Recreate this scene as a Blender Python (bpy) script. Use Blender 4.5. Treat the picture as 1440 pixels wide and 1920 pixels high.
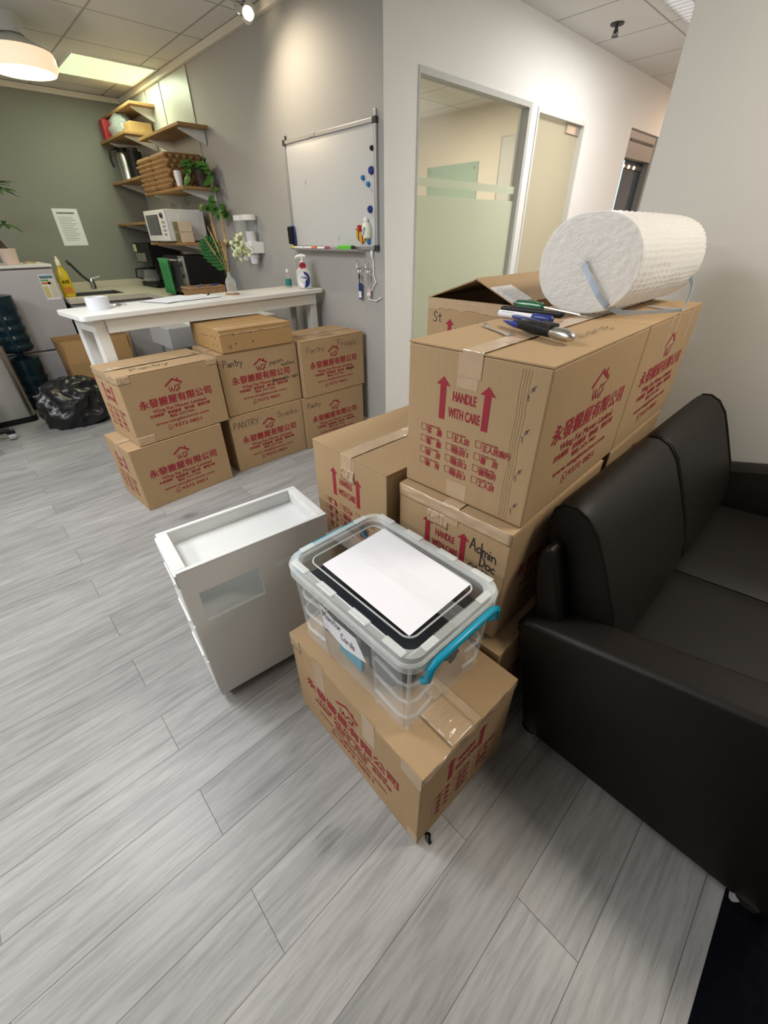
import bpy, bmesh, math, random
from math import sin, cos, pi, radians as R, atan2, sqrt, hypot
from mathutils import Vector, Matrix, noise

random.seed(7)
for _o in list(bpy.data.objects):
    bpy.data.objects.remove(_o, do_unlink=True)
SC = bpy.context.scene
COL = SC.collection

# ------------------------------------------------------------------ camera
CAM_YAW, CAM_PITCH, CAM_ROLL = 0.8172298536, -0.5911928668, -0.0109728080
_f = Vector((-sin(CAM_YAW) * cos(CAM_PITCH), cos(CAM_YAW) * cos(CAM_PITCH), sin(CAM_PITCH)))
_r0 = Vector((cos(CAM_YAW), sin(CAM_YAW), 0))
_u0 = _r0.cross(_f)
_r = _r0 * cos(CAM_ROLL) + _u0 * sin(CAM_ROLL)
_u = -_r0 * sin(CAM_ROLL) + _u0 * cos(CAM_ROLL)
cam_data = bpy.data.cameras.new('camera')
cam = bpy.data.objects.new('camera', cam_data)
COL.objects.link(cam)
cam.matrix_world = Matrix(((_r.x, _u.x, -_f.x, 1.8607626), (_r.y, _u.y, -_f.y, -1.7721446),
                           (_r.z, _u.z, -_f.z, 1.30995), (0, 0, 0, 1)))
cam_data.sensor_fit = 'VERTICAL'
cam_data.sensor_height = 32.0
cam_data.lens = 773.87 / 1920.0 * 32.0
cam_data.clip_start = 0.02
SC.camera = cam

# ------------------------------------------------------------------ world, lights, exposure
SC.view_settings.view_transform = 'Standard'
SC.view_settings.look = 'None'
SC.view_settings.gamma = 1.0
SC.view_settings.exposure = 0.25
SC.view_settings.use_curve_mapping = False
world = bpy.data.worlds.new('world')
SC.world = world
world.use_nodes = True
world.node_tree.nodes['Background'].inputs[0].default_value = (0.9, 0.95, 1.0, 1)
world.node_tree.nodes['Background'].inputs[1].default_value = 0.025


def area_light(name, loc, sx, sy, power, col, rot=(0, 0, 0)):
    d = bpy.data.lights.new(name, 'AREA')
    d.shape = 'RECTANGLE'
    d.size, d.size_y = sx, sy
    d.energy = power
    d.color = col
    o = bpy.data.objects.new(name, d)
    o.location = loc
    o.rotation_euler = rot
    COL.objects.link(o)
    return o


CEIL = 2.5
area_light('office_panel_light', (-0.15, -2.1, CEIL - 0.03), 1.2, 0.6, 43, (0.93, 0.96, 1.0))
area_light('office_panel_light', (0.35, -3.7, CEIL - 0.03), 1.2, 0.6, 36, (1.0, 0.95, 0.90))
area_light('office_panel_light', (2.45, -.12, CEIL - 0.03), 0.56, 0.56, 30, (1.0, 0.91, 0.78))
area_light('office_panel_light', (-1.4, -3.9, CEIL - 0.03), 1.2, 0.6, 26, (0.93, 0.97, 1.0))
area_light('kitchen_panel_light', (-3.4, -0.04, CEIL - 0.03), 0.55, 0.55, 11, (0.88, 1.0, 0.70))
area_light('corridor_light', (0.56, 2.15, CEIL - 0.03), 0.58, 0.9, 24, (1.0, 0.97, 0.93))
area_light('corridor_light', (0.4, 5.2, CEIL - 0.03), 0.58, 0.58, 26, (1.0, 0.70, 0.50))
area_light('meeting_room_light', (-1.7, 1.9, CEIL - 0.03), 0.6, 1.2, 46, (1.0, 0.90, 0.74))


# ------------------------------------------------------------------ material helpers
MATS = {}


def new_mat(name):
    m = bpy.data.materials.new(name)
    m.use_nodes = True
    MATS[name] = m
    return m, m.node_tree.nodes, m.node_tree.links, m.node_tree.nodes['Principled BSDF']


def plain(name, col, rough=0.5, metal=0.0, spec=0.5, noise_amt=0.06, noise_scale=18.0, bump=0.0, bump_scale=200.0, coat=0.0):
    m, n, l, b = new_mat(name)
    b.inputs['Roughness'].default_value = rough
    b.inputs['Metallic'].default_value = metal
    b.inputs['Specular IOR Level'].default_value = spec
    b.inputs['Coat Weight'].default_value = coat
    tc = n.new('ShaderNodeTexCoord')
    nz = n.new('ShaderNodeTexNoise')
    nz.inputs['Scale'].default_value = noise_scale
    nz.inputs['Detail'].default_value = 4
    l.new(tc.outputs['Object'], nz.inputs['Vector'])
    mx = n.new('ShaderNodeMix')
    mx.data_type = 'RGBA'
    mx.inputs[6].default_value = [max(0, c * (1 - noise_amt)) for c in col] + [1]
    mx.inputs[7].default_value = [min(1, c * (1 + noise_amt)) for c in col] + [1]
    l.new(nz.outputs['Fac'], mx.inputs[0])
    l.new(mx.outputs[2], b.inputs['Base Color'])
    if bump > 0:
        n2 = n.new('ShaderNodeTexNoise')
        n2.inputs['Scale'].default_value = bump_scale
        n2.inputs['Detail'].default_value = 3
        l.new(tc.outputs['Object'], n2.inputs['Vector'])
        bp = n.new('ShaderNodeBump')
        bp.inputs['Strength'].default_value = bump
        bp.inputs['Distance'].default_value = 0.002
        l.new(n2.outputs['Fac'], bp.inputs['Height'])
        l.new(bp.outputs['Normal'], b.inputs['Normal'])
    return m


def emit(name, col, strength):
    m, n, l, b = new_mat(name)
    b.inputs['Base Color'].default_value = (0.8, 0.8, 0.8, 1)
    b.inputs['Emission Color'].default_value = (*col, 1)
    b.inputs['Emission Strength'].default_value = strength
    return m


def clear(name, col, opacity, rough=0.1, tint=(1, 1, 1), edge=0.3):
    """See-through plastic or film: part clear, part glossy white plastic."""
    m, n, l, b = new_mat(name)
    b.inputs['Base Color'].default_value = (*col, 1)
    b.inputs['Roughness'].default_value = rough
    tr = n.new('ShaderNodeBsdfTransparent')
    tr.inputs[0].default_value = (*tint, 1)
    mx = n.new('ShaderNodeMixShader')
    fr = n.new('ShaderNodeLayerWeight')
    fr.inputs['Blend'].default_value = 0.25
    mp = n.new('ShaderNodeMapRange')
    mp.inputs['To Min'].default_value = opacity
    mp.inputs['To Max'].default_value = min(1.0, opacity + edge)
    l.new(fr.outputs['Facing'], mp.inputs['Value'])
    l.new(mp.outputs['Result'], mx.inputs[0])
    l.new(tr.outputs[0], mx.inputs[1])
    l.new(b.outputs[0], mx.inputs[2])
    l.new(mx.outputs[0], n['Material Output'].inputs['Surface'])
    return m


def math_node(n, l, op, a, b=None):
    k = n.new('ShaderNodeMath')
    k.operation = op
    for i, v in enumerate((a, b)):
        if v is None:
            continue
        if isinstance(v, (int, float)):
            k.inputs[i].default_value = v
        else:
            l.new(v, k.inputs[i])
    return k.outputs[0]


def glow_plastic(name, col, rough, amt):
    """thin plastic that lets some light through"""
    m, n, l, b = new_mat(name)
    b.inputs['Base Color'].default_value = (*col, 1)
    b.inputs['Roughness'].default_value = rough
    tl = n.new('ShaderNodeBsdfTranslucent')
    tl.inputs[0].default_value = (*col, 1)
    mx = n.new('ShaderNodeMixShader')
    mx.inputs[0].default_value = amt
    l.new(b.outputs[0], mx.inputs[1])
    l.new(tl.outputs[0], mx.inputs[2])
    l.new(mx.outputs[0], n['Material Output'].inputs['Surface'])
    return m


def glassy(name, tint, gloss=0.08):
    m, n, l, b = new_mat(name)
    tr = n.new('ShaderNodeBsdfTransparent')
    tr.inputs[0].default_value = (*tint, 1)
    gl = n.new('ShaderNodeBsdfGlossy')
    gl.inputs['Roughness'].default_value = 0.02
    mx = n.new('ShaderNodeMixShader')
    fr = n.new('ShaderNodeLayerWeight')
    fr.inputs['Blend'].default_value = 0.5
    pw = math_node(n, l, 'ADD', math_node(n, l, 'MULTIPLY', math_node(n, l, 'POWER', fr.outputs['Facing'], 5.0), 0.7), 0.04)
    l.new(pw, mx.inputs[0])
    l.new(tr.outputs[0], mx.inputs[1])
    l.new(gl.outputs[0], mx.inputs[2])
    l.new(mx.outputs[0], n['Material Output'].inputs['Surface'])
    return m


def frosted(name, col, clear_amt=0.25):
    m, n, l, b = new_mat(name)
    b.inputs['Base Color'].default_value = (*col, 1)
    b.inputs['Roughness'].default_value = 0.35
    tl = n.new('ShaderNodeBsdfTranslucent')
    tl.inputs[0].default_value = (*col, 1)
    tr = n.new('ShaderNodeBsdfTransparent')
    m1 = n.new('ShaderNodeMixShader')
    m1.inputs[0].default_value = 0.55
    l.new(b.outputs[0], m1.inputs[1])
    l.new(tl.outputs[0], m1.inputs[2])
    m2 = n.new('ShaderNodeMixShader')
    m2.inputs[0].default_value = clear_amt
    l.new(m1.outputs[0], m2.inputs[1])
    l.new(tr.outputs[0], m2.inputs[2])
    l.new(m2.outputs[0], n['Material Output'].inputs['Surface'])
    return m


def floor_mat():
    m, n, l, b = new_mat('grey_wood_plank')
    geo = n.new('ShaderNodeNewGeometry')
    sp = n.new('ShaderNodeSeparateXYZ')
    l.new(geo.outputs['Position'], sp.inputs[0])
    W, L = 0.14995, 0.9046
    xs = math_node(n, l, 'DIVIDE', math_node(n, l, 'SUBTRACT', sp.outputs[0], 1.399), W)
    row = math_node(n, l, 'FLOOR', xs)
    par = math_node(n, l, 'FLOORED_MODULO', row, 2.0)
    ys = math_node(n, l, 'ADD', math_node(n, l, 'DIVIDE', math_node(n, l, 'ADD', sp.outputs[1], 1.793), L),
                   math_node(n, l, 'MULTIPLY', par, 0.5))
    cl = math_node(n, l, 'FLOOR', ys)
    fx = math_node(n, l, 'FRACT', xs)
    fy = math_node(n, l, 'FRACT', ys)
    idv = n.new('ShaderNodeCombineXYZ')
    l.new(row, idv.inputs[0])
    l.new(cl, idv.inputs[1])
    wn = n.new('ShaderNodeTexWhiteNoise')
    wn.noise_dimensions = '2D'
    l.new(idv.outputs[0], wn.inputs['Vector'])
    # grain coordinates: stretched along the plank, shifted per plank
    gv = n.new('ShaderNodeCombineXYZ')
    l.new(math_node(n, l, 'ADD', sp.outputs[0], math_node(n, l, 'MULTIPLY', wn.outputs['Value'], 37.0)), gv.inputs[0])
    l.new(math_node(n, l, 'MULTIPLY', sp.outputs[1], 0.07), gv.inputs[1])
    l.new(math_node(n, l, 'MULTIPLY', wn.outputs['Value'], 11.0), gv.inputs[2])
    n1 = n.new('ShaderNodeTexNoise')
    n1.inputs['Scale'].default_value = 64
    n1.inputs['Detail'].default_value = 7
    n1.inputs['Roughness'].default_value = 0.68
    n1.inputs['Distortion'].default_value = 0.6
    l.new(gv.outputs[0], n1.inputs['Vector'])
    gv2 = n.new('ShaderNodeCombineXYZ')
    l.new(math_node(n, l, 'ADD', sp.outputs[0], math_node(n, l, 'MULTIPLY', wn.outputs['Value'], 23.0)), gv2.inputs[0])
    l.new(math_node(n, l, 'MULTIPLY', sp.outputs[1], 0.16), gv2.inputs[1])
    n2 = n.new('ShaderNodeTexNoise')
    n2.inputs['Scale'].default_value = 12
    n2.inputs['Detail'].default_value = 3
    n2.inputs['Distortion'].default_value = 1.4
    l.new(gv2.outputs[0], n2.inputs['Vector'])
    cr = n.new('ShaderNodeValToRGB')
    e = cr.color_ramp.elements
    e[0].position, e[0].color = 0.26, (0.155, 0.15, 0.145, 1)
    e[1].position, e[1].color = 0.70, (0.36, 0.352, 0.343, 1)
    k = e.new(0.46)
    k.color = (0.262, 0.256, 0.250, 1)
    k = e.new(0.55)
    k.color = (0.318, 0.311, 0.302, 1)
    mixv = math_node(n, l, 'ADD', math_node(n, l, 'MULTIPLY', n1.outputs['Fac'], 0.68),
                     math_node(n, l, 'MULTIPLY', n2.outputs['Fac'], 0.32))
    l.new(mixv, cr.inputs[0])
    # knots
    vo = n.new('ShaderNodeTexVoronoi')
    vo.inputs['Scale'].default_value = 3.1
    kv = n.new('ShaderNodeCombineXYZ')
    l.new(sp.outputs[0], kv.inputs[0])
    l.new(math_node(n, l, 'MULTIPLY', sp.outputs[1], 0.62), kv.inputs[1])
    l.new(kv.outputs[0], vo.inputs['Vector'])
    kd = n.new('ShaderNodeMapRange')
    kd.inputs['From Min'].default_value = 0.03
    kd.inputs['From Max'].default_value = 0.11
    kd.inputs['To Min'].default_value = 0.52
    kd.inputs['To Max'].default_value = 1.0
    l.new(math_node(n, l, 'ADD', vo.outputs['Distance'], math_node(n, l, 'MULTIPLY', math_node(n, l, 'SUBTRACT', n1.outputs['Fac'], 0.5), 0.22)), kd.inputs['Value'])
    # per plank tone
    tone = math_node(n, l, 'ADD', math_node(n, l, 'MULTIPLY', wn.outputs['Value'], 0.22), 0.88)
    ex = math_node(n, l, 'MULTIPLY', math_node(n, l, 'MINIMUM', fx, math_node(n, l, 'SUBTRACT', 1.0, fx)), W)
    ey = math_node(n, l, 'MULTIPLY', math_node(n, l, 'MINIMUM', fy, math_node(n, l, 'SUBTRACT', 1.0, fy)), L)
    ed = math_node(n, l, 'MINIMUM', ex, ey)
    seam = n.new('ShaderNodeMapRange')
    seam.inputs['From Min'].default_value = 0.0004
    seam.inputs['From Max'].default_value = 0.0011
    seam.inputs['To Min'].default_value = 0.30
    seam.inputs['To Max'].default_value = 1.0
    l.new(ed, seam.inputs['Value'])
    tot = math_node(n, l, 'MULTIPLY', math_node(n, l, 'MULTIPLY', tone, seam.outputs['Result']), kd.outputs['Result'])
    mx = n.new('ShaderNodeMix')
    mx.data_type = 'RGBA'
    mx.blend_type = 'MULTIPLY'
    mx.inputs[0].default_value = 1.0
    l.new(cr.outputs['Color'], mx.inputs[6])
    cc = n.new('ShaderNodeCombineColor')
    for i in range(3):
        l.new(tot, cc.inputs[i])
    l.new(cc.outputs[0], mx.inputs[7])
    l.new(mx.outputs[2], b.inputs['Base Color'])
    b.inputs['Roughness'].default_value = 0.38
    b.inputs['Specular IOR Level'].default_value = 0.35
    bp = n.new('ShaderNodeBump')
    bp.inputs['Strength'].default_value = 0.25
    bp.inputs['Distance'].default_value = 0.002
    l.new(math_node(n, l, 'ADD', n1.outputs['Fac'], seam.outputs['Result']), bp.inputs['Height'])
    l.new(bp.outputs['Normal'], b.inputs['Normal'])
    return m


def ceiling_mat():
    m, n, l, b = new_mat('ceiling_tile')
    geo = n.new('ShaderNodeNewGeometry')
    sp = n.new('ShaderNodeSeparateXYZ')
    l.new(geo.outputs['Position'], sp.inputs[0])

    def edge(o, off):
        fr = math_node(n, l, 'FRACT', math_node(n, l, 'DIVIDE', math_node(n, l, 'SUBTRACT', o, off), 0.6))
        return math_node(n, l, 'MULTIPLY', math_node(n, l, 'MINIMUM', fr, math_node(n, l, 'SUBTRACT', 1.0, fr)), 0.6)
    ed = math_node(n, l, 'MINIMUM', edge(sp.outputs[0], -2.235), edge(sp.outputs[1], 0.155))
    line = n.new('ShaderNodeMapRange')
    line.inputs['From Min'].default_value = 0.004
    line.inputs['From Max'].default_value = 0.009
    l.new(ed, line.inputs['Value'])
    nz = n.new('ShaderNodeTexNoise')
    nz.inputs['Scale'].default_value = 260
    nz.inputs['Detail'].default_value = 3
    l.new(geo.outputs['Position'], nz.inputs['Vector'])
    cr = n.new('ShaderNodeValToRGB')
    cr.color_ramp.elements[0].position = 0.3
    cr.color_ramp.elements[0].color = (0.56, 0.55, 0.53, 1)
    cr.color_ramp.elements[1].position = 0.55
    cr.color_ramp.elements[1].color = (0.72, 0.71, 0.69, 1)
    l.new(nz.outputs['Fac'], cr.inputs[0])
    mx = n.new('ShaderNodeMix')
    mx.data_type = 'RGBA'
    mx.inputs[6].default_value = (0.36, 0.35, 0.34, 1)
    l.new(line.outputs['Result'], mx.inputs[0])
    l.new(cr.outputs['Color'], mx.inputs[7])
    l.new(mx.outputs[2], b.inputs['Base Color'])
    b.inputs['Roughness'].default_value = 0.9
    bp = n.new('ShaderNodeBump')
    bp.inputs['Strength'].default_value = 0.5
    bp.inputs['Distance'].default_value = 0.004
    l.new(line.outputs['Result'], bp.inputs['Height'])
    l.new(bp.outputs['Normal'], b.inputs['Normal'])
    return m


def cardboard_mat(name, col):
    m, n, l, b = new_mat(name)
    tc = n.new('ShaderNodeTexCoord')
    mp = n.new('ShaderNodeMapping')
    mp.inputs['Scale'].default_value = (1, 1, 0.12)
    l.new(tc.outputs['Object'], mp.inputs['Vector'])
    nz = n.new('ShaderNodeTexNoise')
    nz.inputs['Scale'].default_value = 120
    nz.inputs['Detail'].default_value = 5
    l.new(mp.outputs['Vector'], nz.inputs['Vector'])
    n2 = n.new('ShaderNodeTexNoise')
    n2.inputs['Scale'].default_value = 5
    n2.inputs['Detail'].default_value = 5
    l.new(tc.outputs['Object'], n2.inputs['Vector'])
    s = math_node(n, l, 'ADD', math_node(n, l, 'MULTIPLY', nz.outputs['Fac'], 0.5), math_node(n, l, 'MULTIPLY', n2.outputs['Fac'], 0.5))
    mx = n.new('ShaderNodeMix')
    mx.data_type = 'RGBA'
    mx.inputs[6].default_value = [c * 0.84 for c in col] + [1]
    mx.inputs[7].default_value = [min(1, c * 1.14) for c in col] + [1]
    l.new(s, mx.inputs[0])
    l.new(mx.outputs[2], b.inputs['Base Color'])
    b.inputs['Roughness'].default_value = 0.78
    b.inputs['Specular IOR Level'].default_value = 0.25
    bp = n.new('ShaderNodeBump')
    bp.inputs['Strength'].default_value = 0.12
    bp.inputs['Distance'].default_value = 0.002
    l.new(n2.outputs['Fac'], bp.inputs['Height'])
    l.new(bp.outputs['Normal'], b.inputs['Normal'])
    return m


def wood_mat(name, c1, c2, axis=0):
    m, n, l, b = new_mat(name)
    tc = n.new('ShaderNodeTexCoord')
    mp = n.new('ShaderNodeMapping')
    sc = [30, 30, 30]
    sc[axis] = 2.0
    mp.inputs['Scale'].default_value = sc
    l.new(tc.outputs['Object'], mp.inputs['Vector'])
    nz = n.new('ShaderNodeTexNoise')
    nz.inputs['Scale'].default_value = 1.6
    nz.inputs['Detail'].default_value = 5
    nz.inputs['Distortion'].default_value = 0.5
    l.new(mp.outputs['Vector'], nz.inputs['Vector'])
    mx = n.new('ShaderNodeMix')
    mx.data_type = 'RGBA'
    mx.inputs[6].default_value = (*c1, 1)
    mx.inputs[7].default_value = (*c2, 1)
    l.new(nz.outputs['Fac'], mx.inputs[0])
    l.new(mx.outputs[2], b.inputs['Base Color'])
    b.inputs['Roughness'].default_value = 0.5
    return m


M_FLOOR = floor_mat()
M_CEIL = ceiling_mat()
M_CARD = cardboard_mat('brown_cardboard', (0.375, 0.255, 0.140))
M_CARD2 = cardboard_mat('tan_cardboard', (0.37, 0.225, 0.095))
M_INK = plain('red_ink', (0.27, 0.012, 0.024), 0.7, noise_amt=0.2, noise_scale=60)
M_PEN = plain('black_marker_ink', (0.035, 0.03, 0.028), 0.6)
M_GRAYW = plain('grey_paint', (0.385, 0.380, 0.365), 0.7, noise_amt=0.02)
M_WHITEW = plain('white_paint', (0.84, 0.84, 0.835), 0.65, noise_amt=0.015)
M_CREAMW = plain('cream_paint', (0.62, 0.61, 0.575), 0.6, noise_amt=0.02)
M_KITW = plain('sage_paint', (0.225, 0.230, 0.202), 0.75, noise_amt=0.03)
M_WARMW = plain('warm_paint', (0.74, 0.68, 0.58), 0.7, noise_amt=0.02)
M_PANEL = plain('pale_wall_panel', (0.42, 0.42, 0.375), 0.4, noise_amt=0.03)
M_TRIM = plain('cream_trim', (0.66, 0.63, 0.56), 0.6, noise_amt=0.02)
M_WPLAS = plain('white_plastic', (0.80, 0.81, 0.80), 0.38, noise_amt=0.015)
M_WMET = plain('white_lacquer', (0.72, 0.72, 0.69), 0.4, noise_amt=0.015)
M_LEATH = plain('black_leather', (0.0078, 0.0060, 0.0050), 0.47, spec=0.20, noise_amt=0.1, bump=0.12, bump_scale=350)
M_BLACK = plain('black_plastic', (0.008, 0.008, 0.009), 0.48, spec=0.25)
M_DGREY = plain('dark_grey', (0.04, 0.04, 0.043), 0.5, spec=0.35)
M_GREY = plain('grey_laminate', (0.36, 0.35, 0.35), 0.5, noise_amt=0.02)
M_STEEL = plain('brushed_steel', (0.62, 0.61, 0.58), 0.3, metal=1.0)
M_ALU = plain('aluminium', (0.46, 0.46, 0.48), 0.5, metal=0.85)
M_CHROME = plain('chrome', (0.8, 0.8, 0.8), 0.08, metal=1.0)
M_TEAL = plain('teal_plastic', (0.0, 0.27, 0.42), 0.32)
M_PAPER = plain('white_paper', (0.76, 0.76, 0.80), 0.8, noise_amt=0.01)
M_TUB = clear('clear_plastic', (0.84, 0.87, 0.88), 0.06, 0.15, edge=0.22)
M_TUBLID = None
M_TUBRIM = clear('milky_plastic', (0.82, 0.86, 0.85), 0.34, 0.2)
M_RIB = clear('rib_plastic', (0.84, 0.87, 0.87), 0.16, 0.15)
M_FRAME = plain('window_frame_grey', (0.50, 0.50, 0.48), 0.5)
M_TAPE = plain('packing_tape_film', (0.44, 0.315, 0.195), 0.16, spec=0.5, noise_amt=0.1, noise_scale=30, bump=0.7, bump_scale=45)
M_FILM = clear('thin_clear_film', (0.85, 0.85, 0.85), 0.03, 0.06, edge=0.12)
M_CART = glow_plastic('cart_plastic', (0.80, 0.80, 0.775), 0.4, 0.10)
M_CARTS = glow_plastic('cart_far_panel_plastic', (0.88, 0.88, 0.86), 0.4, 0.62)  # same cart plastic, lighter and more translucent so the opening looks lit
M_CARTT = glow_plastic('cart_tray_plastic', (0.88, 0.89, 0.885), 0.4, 0.38)  # copy of the cart plastic, lightened so the tray and inside look lit
M_TUBLID = glassy('clear_lid_plastic', (0.93, 0.95, 0.96))
M_GLASS = glassy('clear_glass', (0.97, 0.985, 0.97))
M_BOTTLEGLASS = clear('bottle_glass', (0.9, 0.92, 0.92), 0.10, 0.05)
M_FROST = frosted('frosted_film', (0.72, 0.76, 0.66), 0.12)
M_FROSTDOOR = frosted('frosted_door_glass', (0.66, 0.63, 0.52), 0.12)
M_WOOD = wood_mat('pine_shelf', (0.27, 0.145, 0.05), (0.40, 0.235, 0.09))
M_LEAF = plain('green_leaf', (0.05, 0.16, 0.025), 0.4, noise_amt=0.35, noise_scale=25)
M_LEAF2 = plain('dark_green_leaf', (0.02, 0.085, 0.02), 0.7, spec=0.15, noise_amt=0.3, noise_scale=25)
M_STEM = plain('brown_stem', (0.06, 0.04, 0.02), 0.7)
M_VINE = plain('green_vine', (0.13, 0.15, 0.04), 0.6)
M_STRAW = plain('dry_straw', (0.40, 0.25, 0.10), 0.8, noise_amt=0.25)
M_POT = plain('pale_pink_pot', (0.62, 0.49, 0.42), 0.6)
M_WICKER = plain('brown_wicker', (0.27, 0.15, 0.055), 0.65, noise_amt=0.4, noise_scale=70)
M_WICKER2 = plain('tan_wicker', (0.35, 0.20, 0.09), 0.65, noise_amt=0.35, noise_scale=70)
M_BAGB = plain('black_bin_bag', (0.010, 0.010, 0.011), 0.3, spec=0.5)
M_RED = plain('red_plastic', (0.42, 0.02, 0.03), 0.4)
M_YEL = plain('yellow_liquid', (0.62, 0.47, 0.02), 0.25)
M_BLUE = plain('dark_blue_plastic', (0.012, 0.03, 0.20), 0.35)
M_LBLUE = plain('light_blue_plastic', (0.02, 0.17, 0.45), 0.35)
M_GREEN = plain('green_towel', (0.035, 0.24, 0.07), 0.95, noise_amt=0.2, noise_scale=120, bump=0.6, bump_scale=300)
M_GREENP = plain('lime_plastic', (0.12, 0.55, 0.05), 0.4)
M_CARPET = plain('navy_carpet', (0.003, 0.0033, 0.006), 1.0, spec=0.05, noise_amt=0.5, noise_scale=60, bump=0.5, bump_scale=400)
M_WBOARD = plain('whiteboard_enamel', (0.56, 0.57, 0.57), 0.25, noise_amt=0.01)
M_COUNTER = plain('beige_stone', (0.56, 0.52, 0.42), 0.35, noise_amt=0.06, noise_scale=90)
M_LAMPW = emit('lamp_shade_glow', (1.0, 0.72, 0.43), 0.66)
M_LAMPC = emit('lamp_opening_glow', (1.0, 0.88, 0.66), 2.2)
M_PANELGLOW = emit('panel_diffuser', (0.72, 1.0, 0.52), 0.72)
M_TROFFER = emit('troffer_diffuser', (1.0, 0.96, 0.86), 1.6)
M_SPOTGLOW = emit('spot_bulb', (1.0, 0.82, 0.55), 6.0)
M_CYAN = emit('cyan_light', (0.12, 0.62, 0.85), 0.9)
M_WRAP = glow_plastic('bubble_wrap_film', (0.90, 0.89, 0.87), 0.38, 0.35)
M_STRAP = clear('blue_strap', (0.42, 0.56, 0.74), 0.5, 0.25)
M_WATER = plain('teal_bottle_plastic', (0.006, 0.02, 0.028), 0.16, spec=0.4, noise_amt=0.5, noise_scale=8)
M_NUM = plain('dark_print', (0.05, 0.05, 0.06), 0.7)
M_PLATE = plain('stone_grey_panel', (0.27, 0.25, 0.235), 0.5, noise_amt=0.03)


# ------------------------------------------------------------------ mesh builder
class MB:
    def __init__(s):
        s.v, s.f, s.m = [], [], []
        s.cur = 0

    def add(s, vs, fs):
        o = len(s.v)
        s.v += [tuple(p) for p in vs]
        for f in fs:
            s.f.append([i + o for i in f])
            s.m.append(s.cur)
        return s

    def box(s, x0, x1, y0, y1, z0, z1):
        return s.add([(x0, y0, z0), (x1, y0, z0), (x1, y1, z0), (x0, y1, z0), (x0, y0, z1), (x1, y0, z1), (x1, y1, z1), (x0, y1, z1)],
                     [(0, 3, 2, 1), (4, 5, 6, 7), (0, 1, 5, 4), (1, 2, 6, 5), (2, 3, 7, 6), (3, 0, 4, 7)])

    def obox(s, c, ax, ay, az):
        """box from a corner and three edge vectors"""
        c, ax, ay, az = map(Vector, (c, ax, ay, az))
        p = [c, c + ax, c + ax + ay, c + ay]
        return s.add(p + [q + az for q in p], [(0, 3, 2, 1), (4, 5, 6, 7), (0, 1, 5, 4), (1, 2, 6, 5), (2, 3, 7, 6), (3, 0, 4, 7)])

    def loft(s, rings, cap0=True, cap1=True, closed=True):
        n = len(rings[0])
        vs = [p for r in rings for p in r]
        fs = []
        for k in range(len(rings) - 1):
            for i in range(n if closed else n - 1):
                j = (i + 1) % n
                fs.append((k * n + i, k * n + j, (k + 1) * n + j, (k + 1) * n + i))
        if cap0:
            fs.append(tuple(range(n - 1, -1, -1)))
        if cap1:
            fs.append(tuple(range((len(rings) - 1) * n, len(rings) * n)))
        return s.add(vs, fs)

    def prism(s, poly, axis, a, b):
        def P(p, t):
            return {'x': (t, p[0], p[1]), 'y': (p[0], t, p[1]), 'z': (p[0], p[1], t)}[axis]
        return s.loft([[P(p, a) for p in poly], [P(p, b) for p in poly]])

    def lathe(s, prof, c=(0, 0, 0), seg=24, axis='z'):
        rings = []
        for r, h in prof:
            ring = []
            for i in range(seg):
                a = 2 * pi * i / seg
                q = (r * cos(a), r * sin(a), h)
                if axis == 'x':
                    q = (h, r * cos(a), r * sin(a))
                elif axis == 'y':
                    q = (r * sin(a), h, r * cos(a))
                ring.append((c[0] + q[0], c[1] + q[1], c[2] + q[2]))
            rings.append(ring)
        return s.loft(rings)

    def tube(s, pts, r, seg=8, caps=True):
        pts = [Vector(p) for p in pts]
        rs = r if isinstance(r, (list, tuple)) else [r] * len(pts)
        rings = []
        t0 = (pts[1] - pts[0]).normalized()
        up = Vector((0, 0, 1)) if abs(t0.z) < 0.9 else Vector((1, 0, 0))
        nrm = t0.cross(up).normalized()
        for i, p in enumerate(pts):
            if i == 0:
                t = t0
            elif i == len(pts) - 1:
                t = (pts[i] - pts[i - 1]).normalized()
            else:
                t = (pts[i + 1] - pts[i - 1]).normalized()
            nrm = (nrm - t * nrm.dot(t))
            nrm = nrm.normalized() if nrm.length > 1e-6 else t.orthogonal().normalized()
            bn = t.cross(nrm)
            rings.append([p + (nrm * cos(2 * pi * k / seg) + bn * sin(2 * pi * k / seg)) * rs[i] for k in range(seg)])
        return s.loft(rings, caps, caps)

    def strip(s, pts, w, n=None):
        """flat ribbon with real thickness through 3-D points; w is the half-width vector"""
        w = Vector(w)
        rings = []
        pts = [Vector(p) for p in pts]
        for i, p in enumerate(pts):
            t = (pts[min(i + 1, len(pts) - 1)] - pts[max(i - 1, 0)]).normalized()
            nn = t.cross(w).normalized() * 0.0006
            rings.append([p - w - nn, p + w - nn, p + w + nn, p - w + nn])
        return s.loft(rings)

    def sphere(s, c, r, seg=12, rings=8, sc=(1, 1, 1)):
        vs = [(c[0], c[1], c[2] - r * sc[2])]
        for k in range(1, rings):
            a = -pi / 2 + pi * k / rings
            for i in range(seg):
                b = 2 * pi * i / seg
                vs.append((c[0] + r * sc[0] * cos(a) * cos(b), c[1] + r * sc[1] * cos(a) * sin(b), c[2] + r * sc[2] * sin(a)))
        vs.append((c[0], c[1], c[2] + r * sc[2]))
        fs = []
        for i in range(seg):
            fs.append((0, 1 + (i + 1) % seg, 1 + i))
            top = 1 + (rings - 2) * seg
            fs.append((len(vs) - 1, top + i, top + (i + 1) % seg))
        for k in range(rings - 2):
            for i in range(seg):
                a, b2 = 1 + k * seg + i, 1 + k * seg + (i + 1) % seg
                fs.append((a, b2, b2 + seg, a + seg))
        return s.add(vs, fs)

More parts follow.
